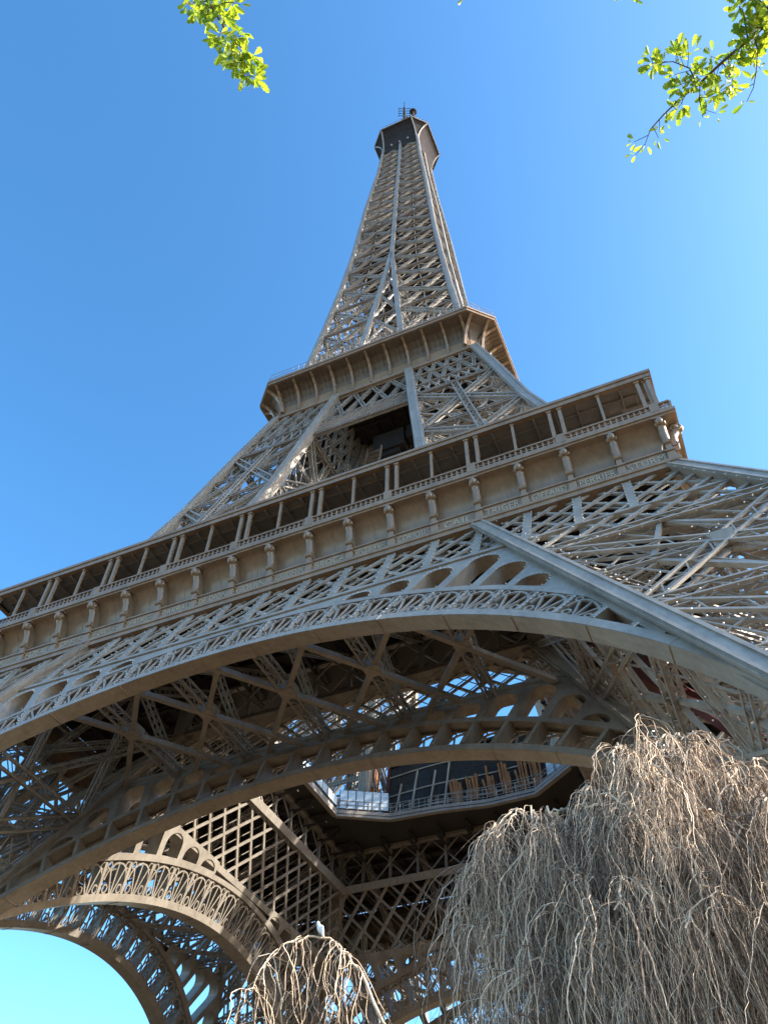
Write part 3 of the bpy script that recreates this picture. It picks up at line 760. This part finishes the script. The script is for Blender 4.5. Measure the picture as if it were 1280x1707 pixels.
make_spire()

# ---- summit
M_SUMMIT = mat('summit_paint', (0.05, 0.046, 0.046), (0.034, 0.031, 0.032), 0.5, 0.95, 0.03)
def make_summit():
    mb = MB()
    L = [(5.5, 5.2, 259.5), (5.65, 5.2, 263), (6.0, 5.15, 266), (6.6, 5.05, 268.6), (7.5, 4.95, 270.7), (8.55, 4.9, 272.0)]
    for a, b in zip(L[:-1], L[1:]): mb.strip([octa(*a)[i] for i in range(8)], octa(*b), True)
    for a, b in (((8.55, 4.9, 272.0), (8.75, 4.95, 272.05)), ((8.75, 4.95, 272.05), (8.75, 4.95, 273.0)), ((8.75, 4.95, 273.0), (3, 2, 273.1))): mb.strip(octa(*a), octa(*b), True)
    for h, c, z0, z1 in ((7.4, 4.4, 273.1, 276.5), (6.0, 3.6, 276.5, 280), (3.2, 2.0, 280, 290), (1.9, 1.2, 290, 302)):
        mb.strip(octa(h, c, z0), octa(h * .96, c * .96, z1), True); mb.strip(octa(h * .96, c * .96, z1), octa(.1, .05, z1 + .05), True)
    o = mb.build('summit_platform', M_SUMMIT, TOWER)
    bk = MB()
    for i in range(8):
        bk.sweep([octa(h + .12, c + .05, z)[i] for h, c, z in L], 0.34, 0.34, octa(1, .5, 0)[i])
    bk.build('bracket', M_PAINT, o)
    rm = MB(); ring = octa(8.8, 5.0, 272.1)
    for a, b in zip(ring, ring[1:] + ring[:1]): rm.beam(a, b, 0.3, 0.3, (0, 0, 1)); rm.beam(a + V((0, 0, 2.0)), b + V((0, 0, 2.0)), 0.08, 0.08)
    for a, b in zip(ring, ring[1:] + ring[:1]):
        n = max(2, int((b - a).length / 0.9))
        for q in range(n): p = a.lerp(b, q / n); rm.beam(p + V((0, 0, .5)), p + V((0, 0, 2.0)), 0.06, 0.06)
    rm.build('edge_rail', M_PAINT, o)
    for x in (-2.6, 0, 2.6):
        fl_ = MB(); fl_.ball((x, -6.0, 262.8), 0.55, 8, 6, (.6, .6, 1.4)); fl_.build('floodlight', M_PAINT, o)
    an = MB()
    an.tube([V((-.7, 0, 300)), V((-.7, 0, 322))], [0.7, 0.4], 8); an.tube([V((-.7, 0, 320)), V((-.7, 0, 328))], [0.2, 0.1], 6)
    for z in (312, 315, 318, 321):
        for k in range(4):
            d = V((math.cos(k * HALF + .4), math.sin(k * HALF + .4), .15)); p = V((-.7, 0, z))
            an.beam(p, p + d * 2.0, 0.16, 0.16); an.beam(p + d * 2 - V((0, 0, .9)), p + d * 2 + V((0, 0, .9)), 0.16, 0.16)
    an.tube([V((2.9, -1, 290)), V((2.9, -1, 308))], [0.7, 0.5], 8); an.ball((2.9, -1, 307.8), 1.3, 10, 6, (1, 1, .6)); an.beam((-1, 0, 300), (3, -1, 303), .3, .3)
    an.build('antenna_mast', M_SUMMIT, o)
make_summit()

# repeat the four-fold parts round the tower
for k in range(1, 4):
    for o in (pier, outer_arch, inner_arch, outer_girder, inner_girder, bracing, upier, belt): copy_tree(o, TOWER, k * HALF)

# sparkle bulbs on the near face and the near right pier
bb = MB()
for p in BULBS: bb.ball(p, 0.052, 5, 3)
tag(bb.build('light_bulbs', M_BULB, TOWER), kind='stuff')
#@@NEXT
# ---- lift track in the near right pier, and the cabin on it
def lt(z, s=0.0, up=0.0):
    c = 45.98 - SL * z; return V((c + s * .707, -c + s * .707, z + up))
lr = MB()
for s in (-1.3, 1.3):
    lr.beam(lt(4, s), lt(50, s), 0.28, 0.4, (-1, 1, 1))
for q in range(22):
    z = 6 + 2 * q; lr.beam(lt(z, -1.3), lt(z, 1.3), 0.25, 0.3, (-1, 1, 1))
lr.build('lift_rail', M_RED, TOWER)
for (x, y, z0, z1, mm) in ((-20.2, 22.0, 57.5, 74, M_RED), (-16.6, 22.0, 57.5, 76, M_AMBER)):
    t_ = MB(); t_.beam((x, y, z0), (x + 2.0, y - 1.5, z1), 0.9, 0.9); t_.beam((x + .9, y, z0), (x + 2.9, y - 1.5, z1), 0.25, 0.25); t_.build('lift_guide', mm, TOWER)
LIFT = tag(empty('lift_cabin', lt(37)), 'dark red inclined lift cabin with square windows on its track inside the right pier', 'lift')
rot45 = Matrix.Rotation(-HALF / 2, 4, 'Z')
cb = MB(); cb.box((0, 0, 0.1), 3.2, 2.6, 0.25); cb.box((0, 0, 3.4), 3.3, 2.7, 0.25); cb.box((0, 0, 0.75), 3.1, 2.5, 1.0)
for x in (-1.5, -.5, .5, 1.5):
    for y in (-1.2, 1.2): cb.box((x, y, 2.2), 0.16, 0.16, 2.2)
wn = MB()
for y in (-1.19, 1.19):
    for x in (-1, 0, 1): wn.box((x, y, 2.2), 0.8, 0.05, 1.9)
for x in (-1.49, 1.49): wn.box((x, 0, 2.2), 0.05, 2.1, 1.9)
for nm, b__, mm in (('body', cb, M_RED), ('window', wn, M_GLASS)):
    o = b__.build(nm, mm, LIFT); o.rotation_euler = (0, 0, -HALF / 2)

# ---- glass screen on the rim of the opening
M_SCREEN = mat('pale_glass_screen', (0.55, 0.66, 0.74), (0.48, 0.6, 0.7), 0.4, 0.12, 0.6)
def screen(a, b, n, z0, h):
    mb = MB(); a = V((*a, z0)); b = V((*b, z0)); d = (b - a); nrm = V((d.y, -d.x, 0)).normalized()
    for q in range(n):
        mb.beam(a.lerp(b, (q + .04) / n) + V((0, 0, h / 2)), a.lerp(b, (q + .96) / n) + V((0, 0, h / 2)), h, 0.06, nrm, False)
    fr = MB()
    for q in range(n + 1): fr.beam(a.lerp(b, q / n), a.lerp(b, q / n) + V((0, 0, h + .1)), 0.09, 0.12, nrm)
    fr.beam(a, b, .1, .14, nrm)
    o = mb.build('glass_screen', M_SCREEN, deck); fr.build('screen_frame', M_DARK, o)
screen((-14.3, 8.9), (-8.9, 11.9), 6, 57.2, 2.5)
screen((15.2, 9.3), (11.5, 12.0), 3, 57.2, 2.4)
screen((-14.4, -4), (-14.4, 8.4), 9, 57.2, 1.2)

# ---- glass pavilion standing on the first floor
PAV = tag(empty('glass_pavilion', (2, 20, 56.8)), 'dark glass pavilion with amber timber fins standing on the first floor beyond the opening', 'pavilion')
def pv(x, y, z): return V((x - 2, y - 20, z - 56.8))
M_PGLASS = bpy.data.materials.new('dark_mirror_glass'); M_PGLASS.use_nodes = True
pb = M_PGLASS.node_tree.nodes['Principled BSDF']; pb.inputs['Base Color'].default_value = (0.03, 0.032, 0.035, 1); pb.inputs['Roughness'].default_value = 0.12; pb.inputs['Specular IOR Level'].default_value = 0.12
def pw(x, t): return pv(x, 15.0 + 1.6 * t + 0.25 * math.sin(x * .35), 57.2 + t * (9.3 + (x + 11) * .05))
g1 = MB(); fr = MB(); X = [-10.8 + 1.5 * q for q in range(18)]
for i, (a, b) in enumerate(zip(X[:-1], X[1:])):
    for t0, t1 in ((0, .3), (.3, .65), (.65, 1)):
        g1.v.extend([pw(a, t0), pw(b, t0), pw(b, t1), pw(a, t1)]); k = len(g1.v); g1.f.append((k - 4, k - 3, k - 2, k - 1))
    for t in (.3, .65): fr.beam(pw(a, t), pw(b, t), .07, .1)
for a in X: fr.beam(pw(a, 0), pw(a, 1), 0.08, 0.12)
for x in (X[0], X[-1]):
    q = [pw(x, 0), pw(x, 1), pv(x, 25, 66.0), pv(x, 25, 57.2)]; g1.v.extend(q); k = len(g1.v); g1.f.append((k - 4, k - 3, k - 2, k - 1))
g1.build('glass_wall', M_PGLASS, PAV); fr.build('mullions', M_DARK, PAV)
rf = MB(); A = [pw(X[0], 1.0), pw(X[-1], 1.0), pv(X[-1], 25.5, 66.8), pv(X[0], 25.5, 65.6)]
rf.box8([p + V((0, -.3 if i < 2 else 0, 0)) for i, p in enumerate(A)] + [p + V((0, -.3 if i < 2 else 0, .35)) for i, p in enumerate(A)])
rf.build('roof', M_DARK, PAV)
ed = MB(); ed.beam(pw(X[0], 0) + V((-.1, -.1, 0)), pw(X[0], 1) + V((-.1, -.1, 0)), .4, .3); ed.build('corner_post', M_RED, PAV)
for i, x in enumerate((-1.2, 0.9, 3.1, 5.2, 7.4, 9.2)):         # leaning timber fins against the lower glass, each split in slats of unlike length
    fn_ = MB(); rr = random.Random(50 + i)
    for k_ in range(4):
        h0, h1 = 0.06 + rr.random() * .06, 0.36 + rr.random() * .24
        fn_.beam(pw(x + .34 * k_, h0) + V((0, -.12, 0)), pw(x - .55 + .42 * k_, h1) + V((0, -.3, 0)), 0.18 + .16 * rr.random(), 0.5)
    fn_.beam(pw(x - .4, .3) + V((0, -.2, 0)), pw(x + 1.1, .3) + V((0, -.2, 0)), .16, .3)
    fn_.build('timber_fin', M_AMBER, PAV)
it = MB()                                                        # dark frames and stepped roof plant behind the glass line
for x, z0, z1 in ((-9.5, 57.5, 63.5), (-7.2, 57.5, 65), (-4.6, 58, 64.2), (-2.6, 57.4, 66.0)):
    it.beam(pw(x, .05) + V((0, -.16, 0)), pw(x + .7, (z1 - 57.2) / 9.8) + V((0, -.16, 0)), .22, .2)
for t_ in (.18, .48, .82): it.sweep([pw(a, t_) + V((0, -.1, 0)) for a in X], .16, .14)
it.build('facade_frame', M_PAINT, PAV)
rl = MB()
for hh in (1.0, 2.0): rl.sweep([pw(a, 0) + V((0, -.9, hh)) for a in X], 0.06, 0.05)
for a in X: rl.beam(pw(a, 0) + V((0, -.9, 0)), pw(a, 0) + V((0, -.9, 2.0)), 0.06, 0.06)
rl.build('railing', M_PAINT, PAV)

# ------------------------------------------------------------------ weeping tree in front of the tower
M_TWIG = mat('pale_twig_bark', (0.76, 0.59, 0.42), (0.46, 0.335, 0.225), 3.0, 0.7, 0.3)
M_TRUNK = mat('tree_bark', (0.24, 0.19, 0.15), (0.13, 0.10, 0.08), 4.0, 0.85, 0.2, bump=0.5)
def bez(p0, p1, p2, n): return [p0.lerp(p1, i / n).lerp(p1.lerp(p2, i / n), i / n) for i in range(n + 1)]
def noisy(path, a):
    return [p + V((rnd.gauss(0, a), rnd.gauss(0, a), rnd.gauss(0, a))) if 0 < i < len(path) - 1 else p for i, p in enumerate(path)]
TREE_AT = V((28.7, -64.9, 0))
TREE = tag(empty('weeping_tree', TREE_AT), 'bare leafless weeping tree with long pale hanging twigs in front of the tower', 'tree')
tk = MB(); tk.tube(noisy([V((0, 0, -.2)), V((.05, .02, 1.2)), V((-.05, .1, 2.6)), V((.1, .1, 4.0)), V((0.05, 0, 5.2))], 0.03), [0.42, 0.33, 0.29, 0.27, 0.22], 10)
tk.build('trunk', M_TRUNK, TREE, True)
APEX = [((28.36, -65.66, 8.42), .4), ((28.46, -65.5, 8.46), .4), ((28.85, -65.3, 8.6), .5), ((29.1, -65.3, 8.6), .5), ((29.4, -65.61, 8.38), .5), ((29.75, -65.2, 7.85), .8), ((30.1, -65.63, 7.82), .9), ((30.45, -65.4, 7.75), .9), ((27.85, -65.75, 7.8), .8), ((27.5, -65.6, 7.72), .7), ((27.1, -65.87, 7.62), .8), ((26.75, -66.0, 7.38), .6),
        ((26.55, -66.0, 7.05), .5), ((28.1, -66.2, 7.35), .8), ((28.78, -66.3, 7.5), .8), ((27.5, -66.2, 6.6), .7), ((27.0, -65.9, 6.7), .6), ((29.3, -66.4, 6.95), .8), ((29.9, -66.3, 6.9), .9), ((28.3, -66.5, 6.15), .7),
        ((31.0, -65.0, 7.3), 1.0), ((28.4, -64.2, 8.0), 1.0), ((29.6, -64.2, 7.6), 1.0), ((27.4, -64.8, 7.1), .9), ((30.5, -66.2, 6.3), .9), ((27.2, -66.3, 5.6), .6), ((29.2, -66.6, 5.9), .8), ((30.0, -66.5, 5.6), .8), ((28.0, -66.5, 5.2), .6)]
twA, twB = MB(), MB()
def strand(mb, p, v, n, r, step=0.10, wig=0.24, zmin=0.5):
    path = [p.copy()]
    for i in range(n):
        v = v * 0.80 + V((0, 0, -0.26)) + V((rnd.gauss(0, wig), rnd.gauss(0, wig), rnd.gauss(0, wig * .5)))
        v = v / max(v.length, .35) if v.length > 1 else v
        p = p + v * step
        if p.z < zmin: break
        path.append(p + V((rnd.gauss(0, .007), rnd.gauss(0, .007), 0)))
    if len(path) > 2: mb.tube(path, [r * (1 - .65 * i / (len(path) - 1)) for i in range(len(path))], 3, False)
    return path
for ai, (a, spread) in enumerate(APEX):
    A = V(a) - TREE_AT; root = V((0, 0, 4.2 + .5 * rnd.random())); out = V((A.x, A.y, 0)); 
    out = out.normalized() if out.length > .2 else V((1, 0, 0))
    ctl = V((A.x * .45, A.y * .45, A.z * 1.02 + .1))
    limb = noisy(bez(root, ctl, A + V((0, 0, -.06)), 10), 0.05)
    lm = MB(); lm.tube(limb, [0.11 - .085 * i / 10 for i in range(11)], 6); lm.build('limb', M_TRUNK, TREE, True)
    nsub = 8
    for j in range(nsub):
        an = rnd.random() * 2 * math.pi; d = (V((math.cos(an), math.sin(an), 0)) + out * .35).normalized(); L = spread * (.25 + .6 * rnd.random())
        s0 = limb[7 + int(rnd.random() * 4)]
        z0 = min(s0.z, A.z - .05) ; s0 = V((s0.x, s0.y, z0))
        arc = [s0 + d * (L * t) + V((0, 0, .16 * math.sin(min(1, t * 1.6) * math.pi) * L - .75 * L * t * t)) for t in [q / 7 for q in range(8)]]
        arc = noisy(arc, 0.025)
        twA.tube(arc, [0.017 - .0012 * q for q in range(8)], 4, False)
        for q in range(15):
            t = rnd.random() ** .7; k = min(6, int(t * 7)); p = arc[k].lerp(arc[k + 1], rnd.random())
            an2 = an + rnd.gauss(0, 1.0); big = rnd.random() < .09
            pth = strand(twA if rnd.random() < .5 else twB, p, V((math.cos(an2) * .6, math.sin(an2) * .6, .25 * rnd.random())), int(12 + rnd.random() ** 1.6 * 34), 0.009 if big else 0.0028 + .0026 * rnd.random(), wig=.13 if big else .15)
            if rnd.random() < .6 and len(pth) > 6:
                for _ in range(2):
                    k2 = 2 + int(rnd.random() * (len(pth) - 4)); strand(twB, pth[k2], V((rnd.gauss(0, .6), rnd.gauss(0, .6), 0)), 6 + int(rnd.random() * 14), 0.0034, .10, .24)
# a ragged outer shell of short tufts at all heights
def crown_top(x):
    T_ = [(26.2, 6.5), (26.6, 7.0), (27.2, 7.35), (27.95, 7.55), (28.3, 8.25), (29.4, 8.4), (29.8, 7.65), (31.4, 7.4)]
    return interp(T_, x)
for q in range(150):
    x = rnd.uniform(26.25, 31.3); zt = crown_top(x); z = zt - abs(rnd.gauss(0, 1)) * 1.7 + .06
    if z < 3.0: continue
    y = -65.9 - .75 * math.sqrt(max(0, min(1, (zt - z) / 2.5))) + rnd.uniform(-.35, .9)
    A = V((x, y, z)) - TREE_AT; root = V((A.x * .25, A.y * .25, max(2.5, A.z - 1.2)))
    br = noisy(bez(root, root.lerp(A, .6) + V((0, 0, .5)), A, 8), .06); twB.tube(br, [.02 - .0016 * i for i in range(9)], 4, False)
    mbx = twA if rnd.random() < .6 else twB
    o_ = V((A.x, A.y, 0)).normalized()
    for k in range(int(5 + rnd.random() * 13)):
        p = br[5 + int(rnd.random() * 3.99)]; d = o_ * rnd.uniform(.1, .7) + V((rnd.gauss(0, .45), rnd.gauss(0, .45), rnd.uniform(0, .4)))
        pth = strand(mbx, p, d, int(7 + rnd.random() ** 2 * 24), .0028 + .003 * rnd.random() + (.005 if rnd.random() < .06 else 0), wig=.17)
        if len(pth) > 6:
            k2 = 2 + int(rnd.random() * (len(pth) - 4)); strand(mbx, pth[k2], V((rnd.gauss(0, .6), rnd.gauss(0, .6), 0)), 4 + int(rnd.random() * 9), 0.0026, .10, .26)
# the long low limb to the left that the bird sits on
LB = [V(p) - TREE_AT for p in [(28.65, -64.95, 2.0), (28.0, -65.2, 2.2), (27.03, -65.39, 2.75), (25.99, -65.17, 4.12), (25.04, -65.21, 5.38), (24.65, -65.27, 6.08), (24.38, -65.29, 6.48), (24.16, -65.4, 6.66), (23.91, -65.54, 6.67), (23.66, -65.79, 6.5), (23.5, -65.98, 6.15), (23.42, -66.1, 5.7)]]
lm = MB(); LR = [.07, .06, .05, .036, .026, .02, .016, .014, .012, .010, .008, .006]
lp, lr_ = [], []
for i_ in range(len(LB) - 1):
    for f_ in (0, .33, .66): lp.append(LB[i_].lerp(LB[i_ + 1], f_) + (V((rnd.gauss(0, .022), rnd.gauss(0, .022), rnd.gauss(0, .018))) if f_ else V((0, 0, 0)))); lr_.append((LR[i_] + (LR[i_ + 1] - LR[i_]) * f_) * rnd.uniform(.88, 1.15))
lm.tube(lp, lr_, 6); lm.build('limb', M_TWIG, TREE, True)
for q in range(44):
    t = (8.0 + rnd.random() * 2.7) if q % 2 else (5.5 + rnd.random() * 1.6); k = min(10, int(t)); p = LB[k].lerp(LB[k + 1], t - k)
    an = rnd.random() * 6.28
    pth = strand(twA, p, V((math.cos(an) * .6 - .1, math.sin(an) * .6, .3 * rnd.random())), int(7 + rnd.random() * 13), 0.0045 + .004 * rnd.random(), 0.11, .2)
    for _ in range(2):
        if len(pth) > 5:
            k2 = 2 + int(rnd.random() * (len(pth) - 4)); strand(twB, pth[k2], V((rnd.gauss(0, .6), rnd.gauss(0, .6), 0)), 4 + int(rnd.random() * 7), 0.0055, .1)
for q in range(34):
    t = 1.5 + rnd.random() * 3.2; k = int(t); p = LB[k].lerp(LB[k + 1], t - k)
    strand(twB, p, V((rnd.gauss(0, .7), rnd.gauss(0, .7), .6)), int(8 + rnd.random() * 12), 0.006, .12)
tag(twA.build('hanging_twigs', M_TWIG, TREE), kind='stuff')
tag(twB.build('hanging_twigs', mat('grey_twig_bark', (0.25, 0.185, 0.135), (0.12, 0.088, 0.065), 3.0, 0.8, 0.2), TREE), kind='stuff')

# ------------------------------------------------------------------ white bird on the left limb
BP = V((24.03, -65.47, 6.70))
BIRD = tag(empty('white_bird', BP), 'small white pigeon perched on the top of the low hanging bare branch', 'bird')
M_FEATHER = mat('white_feathers', (0.82, 0.82, 0.80), (0.7, 0.7, 0.7), 20, 0.7, 0.2)
M_BEAK = mat('beak_horn', (0.35, 0.22, 0.14), (0.28, 0.17, 0.1), 20, 0.5, 0.3)
bd = MB()
bd.tube([V((.10, .03, -.06)), V((.085, .025, -.03)), V((.06, .02, .02)), V((.04, .01, .07)), V((.01, 0, .13)), V((-.015, -.005, .175)), V((-.03, -.01, .205)), V((-.035, -.012, .23)), V((-.04, -.014, .25)), V((-.045, -.016, .268))], [.014, .022, .042, .062, .066, .05, .036, .033, .03, .012], 12)
for s in (-1, 1):                                              # folded wings laid along the body
    bd.ball((.06 - .02 * s, .01 + .05 * s, .075), .05, 10, 8, (.8, .45, 1.75))
bd.build('body', M_FEATHER, BIRD, True); BIRD.scale = (.64, .64, .64)
bk_ = MB(); bk_.tube([V((-.062, -.02, .25)), V((-.078, -.024, .247)), V((-.092, -.028, .24))], [.009, .006, .001], 6); bk_.build('beak', M_BEAK, BIRD)
ey = MB(); ey.ball((-.054, .008, .256), .006, 6, 4); ey.build('eye', M_DARK, BIRD); ey = MB(); ey.ball((-.046, -.043, .256), .006, 6, 4); ey.build('eye', M_DARK, BIRD)
for s in (-.022, .022):
    lg = MB(); lg.tube([V((.03, s, .03)), V((.02, s, -.005))], [.008, .006], 6)
    for dx, dy in ((-.03, 0), (-.025, .015), (-.025, -.015), (.02, 0)): lg.tube([V((.02, s, -.003)), V((.02 + dx, s + dy, -.01))], [.004, .003], 4)
    lg.build('leg', M_BEAK, BIRD)

# ------------------------------------------------------------------ oak branches in young leaf overhead
M_LEAF = bpy.data.materials.new('young_oak_leaf'); M_LEAF.use_nodes = True
t = M_LEAF.node_tree; t.nodes.clear()
out_ = t.nodes.new('ShaderNodeOutputMaterial'); mx = t.nodes.new('ShaderNodeMixShader'); df = t.nodes.new('ShaderNodeBsdfPrincipled'); tl = t.nodes.new('ShaderNodeBsdfTranslucent')
ge = t.nodes.new('ShaderNodeNewGeometry'); ra = t.nodes.new('ShaderNodeValToRGB'); rb = t.nodes.new('ShaderNodeValToRGB')
ra.color_ramp.elements[0].color = (0.09, 0.17, 0.014, 1); ra.color_ramp.elements[1].color = (0.34, 0.42, 0.035, 1)
rb.color_ramp.elements[0].color = (0.20, 0.33, 0.02, 1); rb.color_ramp.elements[1].color = (0.60, 0.66, 0.04, 1)
t.links.new(ge.outputs['Random Per Island'], ra.inputs[0]); t.links.new(ge.outputs['Random Per Island'], rb.inputs[0])
t.links.new(ra.outputs[0], df.inputs['Base Color']); t.links.new(rb.outputs[0], tl.inputs['Color']); df.inputs['Roughness'].default_value = 0.5
mx.inputs[0].default_value = 0.5; t.links.new(df.outputs[0], mx.inputs[1]); t.links.new(tl.outputs[0], mx.inputs[2]); t.links.new(mx.outputs[0], out_.inputs[0])
LP = [(0, .02), (.12, .05), (.2, .13), (.27, .09), (.4, .2), (.48, .13), (.62, .25), (.7, .16), (.82, .2), (.92, .12), (1.0, .0)]
def leaf(mb, p, d, up, L):
    d = d.normalized(); s = d.cross(up)
    if s.length < .01: s = d.orthogonal()
    s.normalize(); n = s.cross(d); b = len(mb.v); cur = rnd.uniform(-.25, .35)
    for t_, w_ in LP:
        c = p + d * (L * t_) - n * (cur * L * t_ * t_)
        mb.v.extend([c - s * (w_ * L) + n * (w_ * L * .35), c, c + s * (w_ * L) + n * (w_ * L * .35)])
    for i in range(len(LP) - 1):
        for q in (0, 1): mb.f.append((b + 3 * i + q, b + 3 * i + q + 1, b + 3 * i + 4 + q, b + 3 * i + 3 + q))
def cluster(mb, p, d, n, L):
    for q in range(n):
        a = V((rnd.gauss(0, 1), rnd.gauss(0, 1), rnd.gauss(-.25, .8))); dd = (a.normalized() + d * .6)
        leaf(mb, p + a * .012, dd, V((rnd.gauss(0, .5), rnd.gauss(0, .5), 1)), L * rnd.uniform(.5, 1.3))
M_OAKBARK = mat('oak_twig_bark', (0.16, 0.12, 0.10), (0.09, 0.07, 0.06), 6, 0.8, 0.2)
def spray(wood, fol, path, r0, r1, every, n, L, side=True, start=0.0):
    path = [V(p) for p in path]; m_ = len(path)
    wood.tube(path, [r0 + (r1 - r0) * i / (m_ - 1) for i in range(m_)], 6)
    tot = sum((b - a).length for a, b in zip(path[:-1], path[1:])); acc = 0; nxt = start
    for a, b in zip(path[:-1], path[1:]):
        l = (b - a).length; d = (b - a).normalized()
        while nxt <= acc + l:
            p = a.lerp(b, (nxt - acc) / l); sd = V((rnd.gauss(0, 1), rnd.gauss(0, 1), rnd.gauss(0, .6))); sd = (sd - d * sd.dot(d)).normalized()
            e = p + (sd + d * .5).normalized() * rnd.uniform(.03, .10)
            wood.tube([p, e], [.0025, .0018], 4, False); cluster(fol, e, (sd + d).normalized(), n, L); nxt += every * rnd.uniform(.7, 1.3)
        acc += l
    if r1 < .006: cluster(fol, path[-1], (path[-1] - path[-2]).normalized(), n, L)
def oak(label, at, sprays, limbs):
    base = V(at); T = tag(empty('oak_tree', base), label, 'tree'); tr_ = MB()
    h = limbs[0][0][2] if limbs else 6
    tr_.tube([base * 0 + V((0, 0, -.2)), V((.05, 0, 2)), V((0, .05, 5)), V((.1, 0, 8)), V((.1, .1, 11))], [.38, .3, .26, .2, .1], 10); tr_.build('trunk', M_TRUNK, T, True)
    for lb in limbs:
        m_ = MB(); P_ = [V(p) - base for p in lb]; m_.tube(P_, [.09 - .07 * i / (len(P_) - 1) for i in range(len(P_))], 7); m_.build('limb', M_OAKBARK, T, True)
    for sp_ in sprays:
        wd, fl = MB(), MB()
        for (path, r0, r1, ev, n, L) in sp_: spray(wd, fl, [V(p) - base for p in path], r0, r1, ev, n, L)
        o = wd.build('branch', M_OAKBARK, T); fl.build('leaves', M_LEAF, o)
LO = [(27.97, -75.58, 8.08), (27.98, -75.38, 7.97), (28.01, -75.25, 7.87), (28.05, -75.14, 7.77), (28.09, -75.02, 7.67), (28.1, -74.89, 7.55), (28.11, -74.84, 7.46)]
oak('oak limb with dense yellow green young leaves hanging down at the upper left', (24.6, -78.2, 0),
    [[(LO, .012, .004, .028, 8, .075), ([(28.09, -75.02, 7.67), (28.13, -74.98, 7.6), (28.19, -74.89, 7.57)], .004, .003, .04, 6, .07), ([(28.05, -75.2, 7.85), (28.14, -75.2, 7.75), (28.2, -75.19, 7.66)], .004, .003, .05, 5, .07), ([(28.02, -75.24, 7.86), (27.98, -75.28, 7.7), (27.95, -75.3, 7.6)], .004, .003, .05, 5, .07)]],
    [[(24.6, -78.2, 6.0), (25.6, -77.4, 7.6), (26.9, -76.4, 8.3), (27.97, -75.58, 8.08)]])
RM = [(31.4, -73.98, 7.45), (31.13, -73.9, 7.45), (30.95, -73.84, 7.42), (30.77, -73.79, 7.38), (30.61, -73.74, 7.33), (30.49, -73.72, 7.29), (30.37, -73.69, 7.23), (30.27, -73.66, 7.17), (30.21, -73.61, 7.1), (30.17, -73.58, 7.04)]
oak('oak limb with loose sprays of lit yellow green young leaves at the upper right', (36.2, -75.4, 0),
    [[(RM[:6], .013, .006, .032, 7, .07), (RM[5:-1], .006, .002, .05, 4, .05), ([(30.59, -73.78, 7.3), (30.57, -73.86, 7.3), (30.49, -73.93, 7.31), (30.38, -73.96, 7.34)], .005, .002, .03, 8, .065),
      ([(30.96, -73.86, 7.4), (30.95, -73.81, 7.3), (30.91, -73.7, 7.25), (30.88, -73.63, 7.23), (30.83, -73.57, 7.22)], .004, .002, .09, 4, .065), ([(30.61, -73.74, 7.3), (30.58, -73.69, 7.23), (30.57, -73.6, 7.18)], .004, .002, .06, 4, .065),
      ([(30.93, -73.85, 7.4), (30.91, -74.0, 7.33), (30.89, -74.06, 7.33)], .005, .003, .05, 6, .07), ([(31.2, -73.92, 7.45), (31.05, -73.95, 7.38), (30.98, -73.98, 7.36)], .005, .003, .03, 7, .07), ([(31.1, -73.9, 7.44), (31.0, -74.05, 7.38), (30.94, -74.12, 7.36)], .005, .003, .05, 6, .075),
      ([(30.77, -73.79, 7.38), (30.8, -73.7, 7.32), (30.78, -73.66, 7.28)], .004, .003, .04, 6, .07), ([(31.0, -73.86, 7.43), (30.98, -73.9, 7.36), (30.93, -73.93, 7.33)], .004, .003, .035, 6, .075)],
     [([(30.13, -75.12, 8.0), (29.69, -74.9, 8.01), (29.53, -74.7, 8.0), (29.48, -74.6, 7.98)], .006, .003, .2, 4, .06)],
     [([(30.77, -74.7, 7.85), (30.53, -74.53, 7.87), (30.39, -74.38, 7.87), (30.36, -74.3, 7.86)], .006, .003, .16, 3, .05)]],
    [[(36.2, -75.4, 5.2), (34.6, -75.0, 6.9), (32.9, -74.4, 7.6), (31.4, -73.98, 7.45)], [(36.2, -75.4, 5.8), (33.5, -75.4, 7.8), (31.5, -75.3, 8.2), (30.13, -75.12, 8.0)], [(33.5, -75.4, 7.8), (32.2, -75.1, 8.05), (30.77, -74.7, 7.85)]])
